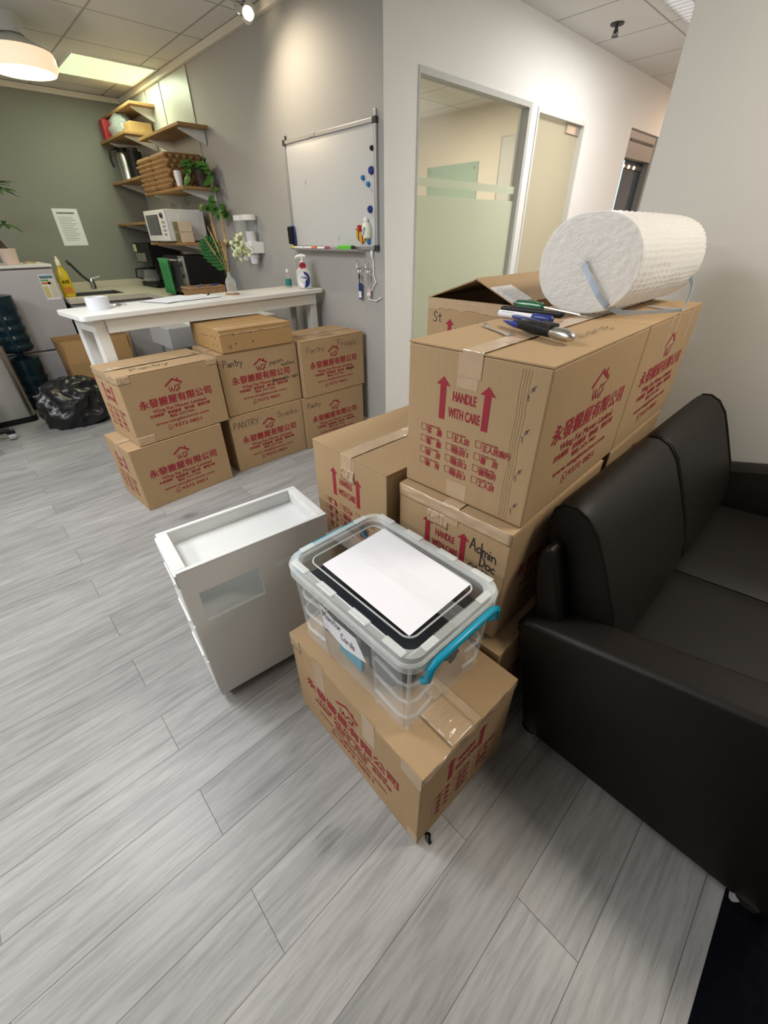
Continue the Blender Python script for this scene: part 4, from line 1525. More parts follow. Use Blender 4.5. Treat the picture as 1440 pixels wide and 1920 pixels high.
# strap
W_ = .011
st = [(rcx - .004, RY0 + .02, rcz + .005), (rcx + .001, RY0 - .024, rcz + .002), (1.302, -.452, 1.203), (1.332, -.452, 1.168), (1.356, -.435, 1.139), (1.376, -.37, 1.117), (1.390, -.30, 1.109), (1.42, -.238, ZT + .0025), (1.455, -.18, ZT + .0025), (1.470, -.135, ZT + .003)]
m = MB()
m.strip(st, (.0035, .002, .0065))
s_ = obj('strap', m, M_STRAP, None)
tag(s_, 'pale blue plastic strap looping from the roll core down onto the box', 'strap')
st2 = [(1.470, -.135, ZT + .003), (1.473, -.115, ZT + .012), (1.462, -.06, ZT + .035), (1.44, .02, ZT + .06), (1.40, .11, ZT + .085), (1.34, .125, ZT + .10), (1.30, .118, rcz)]
m = MB()
m.strip(st2, (.002, .002, .0065))
obj('strap_return', m, M_STRAP, s_)
m = MB()
m.strip([(1.365, -.10, ZT + .0025), (1.41, -.115, ZT + .003), (1.475, -.128, ZT + .0045)], (.003, .009, 0))
obj('strap_end', m, M_STRAP, s_)
# loose bubble wrap sheet on the open box's flap
m = MB()
vs, fs = [], []
nx, ny_ = 44, 26
fy = Vector((0, 0, 0))
for j in range(ny_ + 1):
    for i in range(nx + 1):
        u, v = i / nx, j / ny_
        # runs down the right-hand flap of the open box
        x = .985 + .092 * u
        y = -.460 + .12 * v
        z = 1.1185 + .066 * (1.080 - x) / .160 + .0045
        b_ = abs(sin(u * nx * pi / 4)) * abs(sin(v * ny_ * pi / 4))
        vs.append((x, y, z + .004 * b_))
for j in range(ny_):
    for i in range(nx):
        a = j * (nx + 1) + i
        fs.append((a, a + 1, a + nx + 2, a + nx + 1))
m.add(vs, fs)
o = obj('bubble_wrap_sheet', m, M_WRAP, None, smooth=True, ang=80)
o.modifiers.new('thickness', 'SOLIDIFY').thickness = .0008
tag(o, 'scrap of bubble wrap lying on the leaning flap of the open box', 'bubble wrap')


def frame(a, b, z):
    """origin, unit axis a->b and its left normal, on the box top"""
    a, b = Vector((a[0], a[1], z)), Vector((b[0], b[1], z))
    d = (b - a)
    L = d.length
    d.normalize()
    return a, d, Vector((-d.y, d.x, 0)), L


def along(a, d, prof, z, seg=14, flat=1.0):
    m = MB()
    rings = []
    nrm = Vector((-d.y, d.x, 0))
    for s, r in prof:
        rings.append([a + d * s + nrm * (r * cos(2 * pi * k / seg)) + Vector((0, 0, z + r * flat * sin(2 * pi * k / seg))) for k in range(seg)])
    return m.loft(rings)


Z0 = ZT - .0002
# utility knife
a, d, nn, L = frame((1.235, -.725), (1.437, -.815), Z0)
t = thing('utility_knife', a, 'blue and black retractable utility knife with a silver nose on the big box', 'knife')
obj('blade_tail', along(a, d, [(-.03, .002), (-.005, .0075), (.03, .011), (.05, .011)], .012, 12, .8), M_BLUE, t, smooth=True)
obj('handle', along(a, d, [(.045, .010), (.06, .0165), (.10, .018), (.15, .0165), (.175, .015)], .017, 16, .85), M_BLACK, t, smooth=True)
obj('thumb_slide', along(a + nn * .004, d, [(.0, .002), (.012, .0085), (.075, .0095), (.13, .006), (.14, .002)], .0275, 12, .6), M_BLUE, t, smooth=True)
m = MB()
for k in range(8):
    m.obox(a + d * (.125 + .006 * k) - nn * .0145 + Vector((0, 0, .018)), d * .003, nn * .029, (0, 0, .0155))
obj('grip_rib', m, M_DGREY, t)
obj('nose', along(a, d, [(.172, .015), (.185, .017), (.215, .0165), (.232, .012), (.238, .004)], .0165, 16, .8), M_STEEL, t, smooth=True)
# marker
a, d, nn, L = frame((1.122, -.600), (1.30, -.612), Z0)
t = thing('marker_pen', a, 'white and dark blue marker pen lying between the knife and the black tool', 'marker')
obj('barrel', along(a, d, [(-.002, .006), (0, .0095), (.118, .0095)], .0097, 16), M_PAPER, t, smooth=True)
obj('cap', along(a, d, [(.112, .0098), (.114, .0106), (.168, .0102), (.172, .008), (.176, .003)], .0108, 16), M_BLUE, t, smooth=True)
m = MB()
for k in range(11):
    m.obox(a + d * (.012 + .004 * k) - nn * .0072 + Vector((0, 0, .0142)), d * (.001 + .0009 * (k % 3)), nn * .0072, (0, 0, .0028))
obj('barcode', m, M_NUM, t)
m = MB()
for k in range(3):
    m.obox(a + d * .065 - nn * (.0075 - .003 * k) + Vector((0, 0, .0135 + .0018 * k)), d * .035, nn * .001, (0, 0, .001))
obj('print', m, M_BLUE, t)
# black flat knife behind the marker
a, d, nn, L = frame((1.06, -.492), (1.262, -.490), Z0)
t = thing('box_cutter', a, 'flat black box cutter lying behind the blue marker', 'knife')
m = MB()
m.obox(a - nn * .012, d * .205, nn * .024, (0, 0, .014))
obj('handle', m, M_BLACK, t, bevel=.005)
m = MB()
m.obox(a - nn * .004 + d * .03 + Vector((0, 0, .0135)), d * .11, nn * .006, (0, 0, .0035))
obj('slide', m, M_DGREY, t, bevel=.0015)
m = MB()
ring = [a + d * (.188 + .011 * cos(k * pi / 8)) + nn * (.012 + .011 * sin(k * pi / 8)) + Vector((0, 0, .008)) for k in range(17)]
m.tube(ring, .004, 8)
obj('hanging_loop', m, M_BLACK, t, smooth=True)
# screwdriver with translucent green handle
a, d, nn, L = frame((1.078, -.440), (1.31, -.452), Z0)
t = thing('screwdriver', a, 'screwdriver with a clear green handle lying against the bubble wrap roll', 'screwdriver')
m = MB()
rings = []
for s, r in ((0, .008), (.004, .013), (.03, .0145), (.065, .0145), (.08, .011), (.088, .0125), (.098, .009)):
    rings.append([a + d * s + nn * (r * (1 + .06 * (k % 2)) * cos(2 * pi * k / 16)) + Vector((0, 0, .0155 + r * (1 + .06 * (k % 2)) * sin(2 * pi * k / 16))) for k in range(16)])
m.loft(rings)
obj('handle', m, plain('green_clear_handle', (.03, .14, .06), .1, noise_amt=.3, coat=.5), t, smooth=True)
m = MB()
m.tube([a + d * .095 + Vector((0, 0, .0155)), a + d * .22 + Vector((0, 0, .006))], .003, 8)
m.obox(a + d * .215 - nn * .004 + Vector((0, 0, .004)), d * .028 + Vector((0, 0, -.002)), nn * .008, (0, 0, .002))
obj('shaft', m, M_STEEL, t, smooth=True)
# little flat wrench
m = MB()
P3 = lambda u, v, z=0: Vector((1.172, -.757, Z0)) + Vector((.894, -.447, 0)) * u + Vector((.447, .894, 0)) * v + Vector((0, 0, z))
m.strip([P3(0, .010, .0065), P3(.012, .002, .003), P3(.03, 0, .0012), (P3(.10, 0, .0012)), P3(.125, -.002, .0012)], Vector((.447, .894, 0)) * .0055)
m.add([P3(.12, -.008, .0006), P3(.135, -.012, .0006), P3(.15, -.011, .0006), P3(.15, -.005, .0006), P3(.138, -.004, .0006), P3(.138, .002, .0006), P3(.15, .004, .0006), P3(.148, .010, .0006), P3(.132, .009, .0006), P3(.12, .004, .0006),
       P3(.12, -.008, .003), P3(.135, -.012, .003), P3(.15, -.011, .003), P3(.15, -.005, .003), P3(.138, -.004, .003), P3(.138, .002, .003), P3(.15, .004, .003), P3(.148, .010, .003), P3(.132, .009, .003), P3(.12, .004, .003)],
      [tuple(range(9, -1, -1)), tuple(range(10, 20))] + [(k, (k + 1) % 10, 10 + (k + 1) % 10, 10 + k) for k in range(10)])
tag(obj('flat_wrench', m, M_STEEL, None), 'small bent steel wrench on the front edge of the big top box', 'wrench')

# ================================================================== GREY WALL: whiteboard and small things
wx0, wx1, wz0, wz1 = -1.341, -.401, 1.230, 1.850
wb = thing('whiteboard', ((wx0 + wx1) / 2, GWY, wz0), 'wall-mounted magnetic whiteboard with an aluminium frame on the grey wall', 'whiteboard')
obj('board', MB().box(wx0 + .008, wx1 - .008, GWY - .012, GWY - .001, wz0 + .008, wz1 - .008), M_WBOARD, wb)
m = MB()
for a in ((wx0 + .012, wx1 - .012, wz1 - .022, wz1), (wx0 + .012, wx1 - .012, wz0, wz0 + .022), (wx0, wx0 + .02, wz0 + .012, wz1 - .012), (wx1 - .02, wx1, wz0 + .012, wz1 - .012)):
    m.box(a[0], a[1], GWY - .022, GWY - .002, a[2], a[3])
obj('frame', m, M_ALU, wb, bevel=.003)
for cx, cz in ((wx0 + .012, wz0 + .012), (wx0 + .012, wz1 - .012), (wx1 - .012, wz0 + .012), (wx1 - .012, wz1 - .012)):
    obj('corner_cap', MB().box(cx - .016, cx + .016, GWY - .025, GWY - .001, cz - .016, cz + .016), M_DGREY, wb, bevel=.005)
obj('hanging_bracket', MB().box(wx1 - .03, wx1 - .008, GWY - .012, GWY - .001, wz1, wz1 + .035), M_ALU, wb, bevel=.003)
obj('hanging_bracket', MB().box(wx0 + .012, wx0 + .024, GWY - .012, GWY - .001, wz1, wz1 + .025), M_DGREY, wb, bevel=.003)
obj('frame_clip', MB().box(-1.03, -.97, GWY - .026, GWY - .004, wz1 - .020, wz1 + .003), M_ALU, wb, bevel=.003)
m = MB()
m.box(wx0 + .03, -.53, GWY - .070, GWY - .022, wz0 - .006, wz0 - .002)
m.box(wx0 + .03, -.53, GWY - .073, GWY - .070, wz0 - .006, wz0 + .004)
obj('pen_tray', m, M_ALU, wb)
m = MB()
for x, z in ((-1.13, 1.60), (-.80, 1.278)):
    m.obox((x, GWY - .0126, z), (.012, 0, .03), (.003, 0, 0), (0, .0005, 0))
obj('pen_mark', m, M_NUM, wb)
for nm, x, z, r, mat, lab in (('magnet', -.437, 1.722, .012, M_BLACK, 'small black round magnet, highest on the right edge of the whiteboard'),
                              ('magnet', -.447, 1.624, .020, M_BLUE, 'larger dark blue round magnet, upper of the two dark blue ones on the whiteboard'),
                              ('magnet', -.521, 1.595, .013, M_LBLUE, 'light blue magnet on the left of the whiteboard magnet cluster'),
                              ('magnet', -.474, 1.562, .013, M_LBLUE, 'light blue magnet just below the upper dark blue one'),
                              ('magnet', -.463, 1.441, .019, M_BLUE, 'larger dark blue round magnet just above the bottle magnet'),
                              ('magnet', -.480, 1.273, .013, M_LBLUE, 'light blue magnet at the bottom right of the whiteboard')):
    m = MB().lathe([(.001, GWY - .027), (r * .8, GWY - .027), (r, GWY - .022), (r, GWY - .0122), (.001, GWY - .0122)], (x, 0, z), 20, 'y')
    tag(obj(nm, m, mat, None, smooth=True), lab, 'magnet', 'round whiteboard magnets')
# gift magnet
t = thing('gift_magnet', (-.556, GWY - .0125, 1.27), 'gift box shaped magnet, yellow with a red ribbon, on the whiteboard', 'magnet')
P = lambda x, z, y: (x, GWY - .0125 - y, z)
hexa = [(-.596, 1.345), (-.560, 1.362), (-.518, 1.338), (-.514, 1.285), (-.546, 1.262), (-.598, 1.296)]
m = MB().loft([[P(x, z, 0) for x, z in hexa], [P(x, z, .010) for x, z in hexa]])
obj('box_shape', m, plain('mustard', (.50, .38, .04), .5), t)
m = MB()
for q in ([(-.580, 1.352), (-.570, 1.357), (-.532, 1.331), (-.532, 1.270), (-.542, 1.263), (-.542, 1.330)], [(-.578, 1.333), (-.570, 1.329), (-.572, 1.278), (-.580, 1.284)], [(-.596, 1.349), (-.56, 1.335), (-.518, 1.342), (-.518, 1.334), (-.56, 1.327), (-.596, 1.340)]):
    m.loft([[P(x, z, .009) for x, z in q], [P(x, z, .012) for x, z in q]])
m.loft([[P(x, z, .009) for x, z in q] + [] for q in ([(-.56, 1.336), (-.582, 1.358), (-.562, 1.364)],)] + [[P(x, z, .016) for x, z in q] for q in ([(-.56, 1.336), (-.582, 1.358), (-.562, 1.364)],)])
m.loft([[P(x, z, .009) for x, z in q] for q in ([(-.56, 1.336), (-.535, 1.358), (-.555, 1.364)],)] + [[P(x, z, .016) for x, z in q] for q in ([(-.56, 1.336), (-.535, 1.358), (-.555, 1.364)],)])
obj('ribbon', m, M_RED, t)
# bottle-shaped magnet
t = thing('bottle_magnet', (-.488, GWY - .0125, 1.29), 'small white bottle-shaped magnet with coloured print beside the gift magnet', 'magnet')
m = MB().lathe([(.001, 1.292), (.028, 1.294), (.031, 1.31), (.029, 1.35), (.020, 1.372), (.014, 1.376), (.001, 1.376)], (-.488, GWY - .030, 0), 18)
obj('bottle', m, plain('cream_bottle', (.78, .78, .66), .4), t, smooth=True)
obj('cap', MB().sphere((-.492, GWY - .030, 1.388), .017, 14, 8, (1, .8, .9)), M_PAPER, t, smooth=True)
m = MB()
for dx, dz, mm in ((-.012, 1.335, 0), (.006, 1.322, 1), (-.004, 1.305, 0), (.012, 1.342, 1)):
    m.cur = mm
    m.box(-.488 + dx - .004, -.488 + dx + .004, GWY - .0615, GWY - .0585, dz - .009, dz + .009)
obj('label_print', m, [M_RED, M_TEAL], t)
# eraser on the left frame
t = thing('whiteboard_eraser', (-1.325, GWY - .0225, 1.26), 'black and blue whiteboard eraser stuck at the lower left of the whiteboard', 'eraser')
obj('felt', MB().box(-1.352, -1.298, GWY - .036, GWY - .0226, 1.255, 1.372), M_BLUE, t, bevel=.004)
obj('grip', MB().box(-1.350, -1.300, GWY - .060, GWY - .036, 1.258, 1.369), M_BLACK, t, bevel=.009)
# pens in the tray
xs = [(-1.305, -1.165, 'yellow-capped white whiteboard marker at the left end of the pen tray', plain('yellow_cap', (.75, .62, .02), .4), .036),
      (-1.155, -1.010, 'white whiteboard marker with an orange cap in the pen tray', plain('orange_cap', (.70, .16, .03), .4), -.045),
      (-.990, -.855, 'white whiteboard marker with a dark red cap in the pen tray', plain('maroon_cap', (.30, .02, .06), .4), -.045)]
for x0, x1, lab, capm, cl in xs:
    t = thing('whiteboard_marker', ((x0 + x1) / 2, GWY - .05, wz0 - .002), lab, 'marker', 'markers in the whiteboard tray')
    y, z = GWY - .052, wz0 + .0075
    obj('barrel', MB().lathe([(.001, x0), (.0085, x0), (.0088, x1), (.001, x1)], (0, y, z), 14, 'x'), M_PAPER, t, smooth=True)
    c0, c1 = (x0 - .002, x0 + cl) if cl > 0 else (x1 + cl, x1 + .002)
    obj('cap', MB().lathe([(.001, c0), (.0096, c0), (.0096, c1), (.001, c1)], (0, y, z), 14, 'x'), capm, t, smooth=True)
m = MB()
for k in range(5):
    m.tube([(-.845 + .017 * k + .009 * cos(i * pi / 5), GWY - .052, wz0 + .008 + .009 * sin(i * pi / 5)) for i in range(11)], .0018, 6)
tag(obj('paper_clip_coil', m, M_PAPER, None, smooth=True), 'small coil of white rings in the tray beside the green eraser', 'clip')
t = thing('board_eraser', (-.67, GWY - .052, wz0 - .002), 'lime green block eraser at the right end of the pen tray', 'eraser')
obj('sponge', MB().box(-.742, -.606, GWY - .069, GWY - .035, wz0 - .002, wz0 + .026), M_GREENP, t, bevel=.005)
obj('end_cap', MB().box(-.6055, -.592, GWY - .066, GWY - .038, wz0 - .001, wz0 + .023), M_DGREY, t, bevel=.004)

# hooks with key tags
for k, (hx, mat, lab) in enumerate(((-.575, M_BLUE, 'blue-tagged key on the left chrome hook below the whiteboard'), (-.485, plain('pink_tag', (.62, .40, .46), .5), 'pink-tagged key on the right chrome hook below the whiteboard'))):
    hk = MB()
    hz = 1.145
    pts = [(hx + .03, GWY - .002, hz - .012), (hx + .025, GWY - .022, hz - .012)] + [(hx + .028 * cos(a), GWY - .026, hz + .004 + .028 * sin(a)) for a in [-.5 - i * .45 for i in range(9)]]
    hk.tube(pts, .0032, 8)
    h = obj('wall_hook', hk, M_CHROME, None, smooth=True)
    tag(h, ('left' if k == 0 else 'right') + ' chrome C-shaped hook on the grey wall under the whiteboard', 'hook', 'chrome wall hooks')
    t = thing('key', (hx - .002, GWY - .026, hz - .19), lab, 'key')
    m = MB().tube([(hx + .012 * cos(a), GWY - .026 + .003 * sin(a), hz - .034 + .014 * sin(a)) for a in [i * pi / 6 for i in range(13)]], .0012, 6)
    obj('key_ring', m, M_CHROME, t, smooth=True)
    m = MB().box(hx - .008, hx + .008, GWY - .030, GWY - .0265, hz - .080, hz - .050)
    m.box(hx - .003, hx + .003, GWY - .030, GWY - .0265, hz - .115, hz - .080)
    obj('key_blade', m, M_STEEL if k else M_DGREY, t)
    obj('key_tag', MB().box(hx - .016, hx + .016, GWY - .026, GWY - .020, hz - .205 + .02 * k, hz - .105 - .03 * k), mat, t, bevel=.003)
    m = MB().box(hx - .013, hx + .013, GWY - .0268, GWY - .0262, hz - .195 + .02 * k, hz - .155)
    obj('paper_insert', m, M_PAPER, t)
# loose white cable and plaster patch
m = MB().tube([(-.455, GWY - .010, 1.235), (-.462, GWY - .012, 1.20), (-.452, GWY - .008, 1.165), (-.455, GWY - .008, 1.09), (-.43, GWY - .008, 1.05), (-.452, GWY - .010, 1.03), (-.470, GWY - .010, 1.00), (-.52, GWY - .010, .975), (-.50, GWY - .012, .945), (-.43, GWY - .012, .940), (-.375, GWY - .012, .965)], .004, 8)
t = obj('loose_cable', m, M_WPLAS, None, smooth=True)
tag(t, 'thin white cable hanging on the grey wall beside the keys', 'cable')
obj('cable_clip', MB().sphere((-.465, GWY - .010, 1.215), .016, 10, 8, (.8, .5, 1.7)), M_WPLAS, t, smooth=True)

# cup dispenser
t = thing('cup_dispenser', (-1.96, GWY, 1.12), 'clear double tube paper cup dispenser on the grey wall above the table', 'dispenser')
obj('back_plate', MB().box(-2.085, -1.835, GWY - .008, GWY, 1.17, 1.435), M_TUBRIM, t)
for k, cx in enumerate((-2.025, -1.895)):
    obj('tube', MB().lathe([(.055, 1.16), (.055, 1.425), (.053, 1.425), (.053, 1.16)], (cx, GWY - .068, 0), 24), M_TUB, t, smooth=True)
    obj('tube_lid', MB().lathe([(.001, 1.420), (.060, 1.420), (.060, 1.452), (.05, 1.458), (.001, 1.458)], (cx, GWY - .068, 0), 24), M_WPLAS, t, smooth=True)
m = MB()
m.loft([[(-2.10, GWY, 1.19), (-1.82, GWY, 1.19), (-1.82, GWY - .12, 1.19), (-1.90, GWY - .135, 1.19), (-2.02, GWY - .135, 1.19), (-2.10, GWY - .12, 1.19)],
        [(-2.10, GWY, 1.25), (-1.82, GWY, 1.27), (-1.82, GWY - .12, 1.28), (-1.90, GWY - .135, 1.262), (-2.02, GWY - .135, 1.25), (-2.10, GWY - .12, 1.25)]])
obj('holder', m, M_WPLAS, t, bevel=.006)
for cx, z1, z0 in ((-2.025, 1.30, 1.135), (-1.895, 1.345, 1.115)):
    m = MB()
    for k in range(7):
        zb = z0 + (z1 - z0 - .07) * k / 6
        m.lathe([(.028, zb), (.040, zb + .068), (.041, zb + .070), (.038, zb + .070), (.026, zb + .004)], (cx, GWY - .068, 0), 20)
    tag(obj('paper_cup_stack', m, M_PAPER, None, smooth=True), 'stack of white paper cups in the %s dispenser tube' % ('left' if cx < -1.95 else 'right'), 'cups', 'cup stacks in the dispenser')

# ================================================================== BAR TABLE
# long axis slightly skewed against the wall
TA = (-.848, -1.318)
TB = (-1.003, .322)
tv = Vector((TB[0] - TA[0], TB[1] - TA[1], 0))
TLEN = tv.length
td = tv.normalized()
trz = atan2(td.y, td.x)
TH = .980
table = thing('bar_table', (TA[0], TA[1], 0), 'long white bar table standing end-on against the grey wall behind the boxes', 'table', None, trz)
TW = .40     # local x along the table, local y towards the kitchen


def rrect(x0, x1, y0, y1, r, z, n=5):
    pts = []
    for cx, cy, a0 in ((x1 - r, y1 - r, 0), (x0 + r, y1 - r, 90), (x0 + r, y0 + r, 180), (x1 - r, y0 + r, 270)):
        for k in range(n + 1):
            a = R(a0 + 90 * k / n)
            pts.append((cx + r * cos(a), cy + r * sin(a), z))
    return pts


m = MB().loft([rrect(0, TLEN, 0, TW, .03, TH - .026), rrect(0, TLEN, 0, TW, .03, TH)])
obj('tabletop', m, M_WMET, table, local=True, bevel=.003)
m = MB()
m.box(.12, TLEN - .06, .035, .053, TH - .098, TH - .026)
obj('apron', m, M_WMET, table, local=True)
obj('apron', MB().box(.12, TLEN - .06, TW - .053, TW - .035, TH - .098, TH - .026), M_WMET, table, local=True)
obj('apron', MB().box(.067, .085, .09, TW - .09, TH - .098, TH - .026), M_WMET, table, local=True)
obj('apron', MB().box(TLEN - .063, TLEN - .045, .09, TW - .09, TH - .098, TH - .026), M_WMET, table, local=True)
for x0 in (.062, TLEN - .10):
    for y0 in (.058, TW - .09):
        obj('leg', MB().box(x0, x0 + .06, y0, y0 + .06, 0, TH - .026), M_WMET, table, local=True, bevel=.003)


def on_table(x, y):
    return (x, y, TH + .0004)


# roll of clear tape
tx, ty, _ = on_table(-1.09, -1.17)
t = thing('tape_roll', (tx, ty, TH + .0004), 'wide roll of clear packing tape at the left end of the white table', 'tape roll')
obj('tape_winding', MB().lathe([(.041, TH + .0008), (.058, TH + .0008), (.058, TH + .0608), (.041, TH + .0608), (.041, TH + .0008)], (tx, ty, 0), 32), clear('tape_winding_film', (.78, .80, .84), .7, .2), t, smooth=True)
obj('core', MB().lathe([(.037, TH + .0008), (.0405, TH + .0008), (.0405, TH + .0608), (.037, TH + .0608), (.037, TH + .0008)], (tx, ty, 0), 32), M_PAPER, t, smooth=True)
# keys
t = thing('key_bunch', (-1.18, -1.07, TH + .0004), 'bunch of keys on the white table beside the tape roll', 'keys')
m = MB().tube([(-1.18 + .014 * cos(i * pi / 6), -1.07 + .014 * sin(i * pi / 6), TH + .003) for i in range(13)], .0016, 6)
obj('key_ring', m, M_CHROME, t, smooth=True)
for k, a in enumerate((.2, 1.0, 1.9)):
    m = MB()
    p0 = Vector((-1.18 + .014 * cos(a), -1.07 + .014 * sin(a), TH + .002 + .002 * k))
    dv = Vector((cos(a), sin(a), 0))
    nv = Vector((-sin(a), cos(a), 0))
    m.obox(p0 - nv * .010, dv * .022, nv * .020, (0, 0, .002))
    m.obox(p0 - nv * .003 + dv * .022, dv * .032, nv * .006, (0, 0, .002))
    obj('key', m, M_STEEL if k != 1 else M_DGREY, t)
# papers
for k, (nm, cx, cy, a, z0, hh, lab, mt) in enumerate((('folder', -1.17, -.735, .40, 0, .003, 'thin grey folder under the white papers on the white table', M_GREY),
                                        ('paper_sheet', -1.175, -.620, .16, .0032, .0016, 'lower white paper sheets sticking out to the right on the table', M_PAPER),
                                        ('paper_sheet', -1.175, -.725, .42, .005, .0022, 'uppermost white sheets of paper spread on the white table', M_PAPER))):
    dv, nv = Vector((cos(a), sin(a), 0)), Vector((-sin(a), cos(a), 0))
    c0 = Vector((cx, cy, TH + .0005 + z0)) - dv * .11 - nv * .155
    o = obj(nm, MB().obox(c0, dv * .22, nv * .31, (0, 0, hh)), mt, None)
    tag(o, lab, 'folder' if k == 0 else 'paper')
tag(obj('pen', MB().tube([(-1.30, -.44, TH + .006), (-1.19, -.50, TH + .006)], .0045, 8), M_BLACK, None, smooth=True), 'black pen lying by the papers on the white table', 'pen')
# vase with dried grass
vx, vy = -1.165, -.335
t = thing('glass_vase', (vx, vy, TH + .0004), 'small clear glass bottle vase on a cork coaster on the white table', 'vase')
obj('bottle', MB().lathe([(.001, TH + .008), (.030, TH + .008), (.034, TH + .016), (.034, TH + .075), (.026, TH + .095), (.013, TH + .108), (.012, TH + .128), (.015, TH + .133), (.012, TH + .133), (.0105, TH + .11), (.022, TH + .094), (.031, TH + .074), (.031, TH + .014), (.001, TH + .012)], (vx, vy, 0), 28), M_BOTTLEGLASS, t, smooth=True, ang=60)
tag(obj('coaster', MB().lathe([(.001, TH + .0006), (.046, TH + .0006), (.046, TH + .0075), (.001, TH + .0075)], (vx, vy, 0), 28), M_WICKER2, None, smooth=True), 'round brown coaster under the glass vase', 'coaster')
t = thing('dried_bouquet', (vx, vy, TH + .016), 'dried wheat grass with white berry flowers and one dark leaf in the glass vase', 'flowers')
rg = random.Random(11)
m = MB()
for k in range(11):
    a = rg.uniform(0, 6.28)
    r1 = rg.uniform(.02, .10)
    top = Vector((vx - .03 + r1 * cos(a) * .9, vy - .03 + r1 * sin(a), TH + rg.uniform(.30, .47)))
    b = Vector((vx + .018 * cos(a + 3), vy + .018 * sin(a + 3), TH + .018))
    mid = Vector((vx + .004 * cos(a), vy + .004 * sin(a), TH + .13))
    m.tube([b, mid, mid.lerp(top, .5), top], [.0016, .0014, .0012, .0009], 5)
    dv = (top - mid).normalized()
    for q in range(9):
        p = top - dv * (.10 - q * .012)
        m.sphere(p, .0058 - .0003 * q, 6, 4, (.8, .8, 2.0))
obj('wheat', m, M_STRAW, t, smooth=True)
m = MB()
fc = Vector((vx + .05, vy + .085, TH + .265))
m.tube([(vx, vy, TH + .02), (vx + .005, vy + .004, TH + .13), fc - Vector((.01, .02, .05)), fc], .002, 6)
obj('flower_stem', m, M_VINE, t, smooth=True)
m = MB()
for k in range(46):
    p = fc + Vector((rg.gauss(0, .022), rg.gauss(0, .027), rg.gauss(.005, .032)))
    m.sphere(p, rg.uniform(.010, .016), 7, 5)
obj('white_berries', m, plain('berry_white', (.66, .68, .42), .5, noise_amt=.2), t, smooth=True)
m = MB()
for k in range(22):
    p = fc + Vector((rg.gauss(.0, .03), rg.gauss(0, .035), rg.gauss(0, .04)))
    a = rg.uniform(0, 6.28)
    m.leaf(p, p + Vector((.045 * cos(a), .045 * sin(a), rg.uniform(-.02, .03))), .009, (0, 0, 1))
obj('small_leaves', m, M_LEAF, t, smooth=True)
m = MB()
lb = Vector((vx - .012, vy - .008, TH + .125))
lt = Vector((vx - .10, vy - .085, TH + .34))
nv = Vector((.7, -.6, .35))
ax = (lt - lb).normalized()
sd_ = ax.cross(nv).normalized()
for k in range(9):
    b = lb.lerp(lt, .12 + .09 * k)
    ln = .075 * sin(pi * (.18 + .085 * k))
    for s_ in (-1, 1):
        m.leaf(b, b + (sd_ * s_ * 1.0 + ax * .75) * ln, .013, nv)
m.tube([Vector((vx, vy, TH + .03)), lb, lt], .002, 5)
obj('fern_leaf', m, M_LEAF2, t, smooth=True)
# hand soap and small bottle
hx, hy = -1.10, .215
t = thing('pump_bottle', (hx, hy, TH + .0004), 'clear hand wash pump bottle with blue oval label at the wall end of the table', 'soap bottle')
sc_ = lambda pr: [[(hx + .056 * rx * cos(a), hy + .050 * rx * sin(a), TH + z) for a in [2 * pi * i / 28 for i in range(28)]] for rx, z in pr]
obj('bottle', MB().loft(sc_([(.8, .001), (1.0, .012), (1.05, .06), (.98, .115), (.65, .135), (.36, .142), (.34, .160)])), clear('soap_plastic', (.80, .84, .84), .42, .15), t, smooth=True)
obj('collar', MB().lathe([(.001, TH + .158), (.020, TH + .158), (.020, TH + .176), (.007, TH + .178), (.007, TH + .205), (.001, TH + .205)], (hx, hy, 0), 20), M_WPLAS, t, smooth=True)
obj('pump_head', MB().tube([(hx + .018, hy + .02, TH + .206), (hx, hy, TH + .211), (hx - .022, hy - .026, TH + .208), (hx - .032, hy - .036, TH + .196)], [.008, .011, .009, .006], 12), M_WPLAS, t, smooth=True)
# labels face the viewer
lv = Vector((1.86 - hx, -1.77 - hy, 0)).normalized()
lr = Vector((-lv.y, lv.x, 0))


def lab_poly(pts, off, mat, name, parent, z0=.0):
    m = MB()
    front, back = [], []
    for u, v in pts:
        th = u / .054
        p = Vector((hx, hy, 0)) + lv * (.0578 * cos(th)) + lr * (.0578 * sin(th)) + Vector((0, 0, TH + z0 + v))
        front.append(p + lv * off)
        back.append(p + lv * (off - .002))
    m.loft([back, front])
    return obj(name, m, mat, parent)


ov = [(.046 * cos(a), .062 + .052 * sin(a)) for a in [2 * pi * i / 28 for i in range(28)]]
lab_poly(ov, .001, M_PAPER, 'label', t)
lab_poly([p for p in ov if p[0] > .004] + [(.004, .012)] if False else [(.046 * cos(a), .062 + .052 * sin(a)) for a in [-pi / 2 + pi * i / 18 for i in range(19)]] + [(.010, .09), (.012, .062), (.006, .03)], .002, M_BLUE, 'label_swoosh', t)
lab_poly([(.024 * cos(a), .076 + .021 * sin(a)) for a in [2 * pi * i / 20 for i in range(20)]], .0030, M_PAPER, 'logo_disc', t)
lab_poly([(.012 * cos(a) if False else (.024) * cos(a), .150 + .022 * sin(a)) for a in [2 * pi * i / 20 for i in range(20)]], -.020, M_RED, 'red_tag', t)
m = MB()
text_mb(m, 'Walch', -.021, .071, .042, .013, bold=.01)
text_mb(m, '99.9%', -.015, .148, .030, .009, bold=.01)
m.v = [tuple(Vector((hx, hy, TH)) + lv * (.0578 + (.0036 if y < .12 else -.0165)) + lr * x + Vector((0, 0, y))) for x, y, z in m.v]
m.m = [0] * len(m.f)
m2 = MB()
me_ = obj('label_text', m, plain('label_blue_ink', (.02, .03, .14), .6), t)
bx, by = -1.30, .205
t = thing('small_bottle', (bx, by, TH + .0004), 'small clear bottle with a teal label beside the hand wash pump', 'bottle')
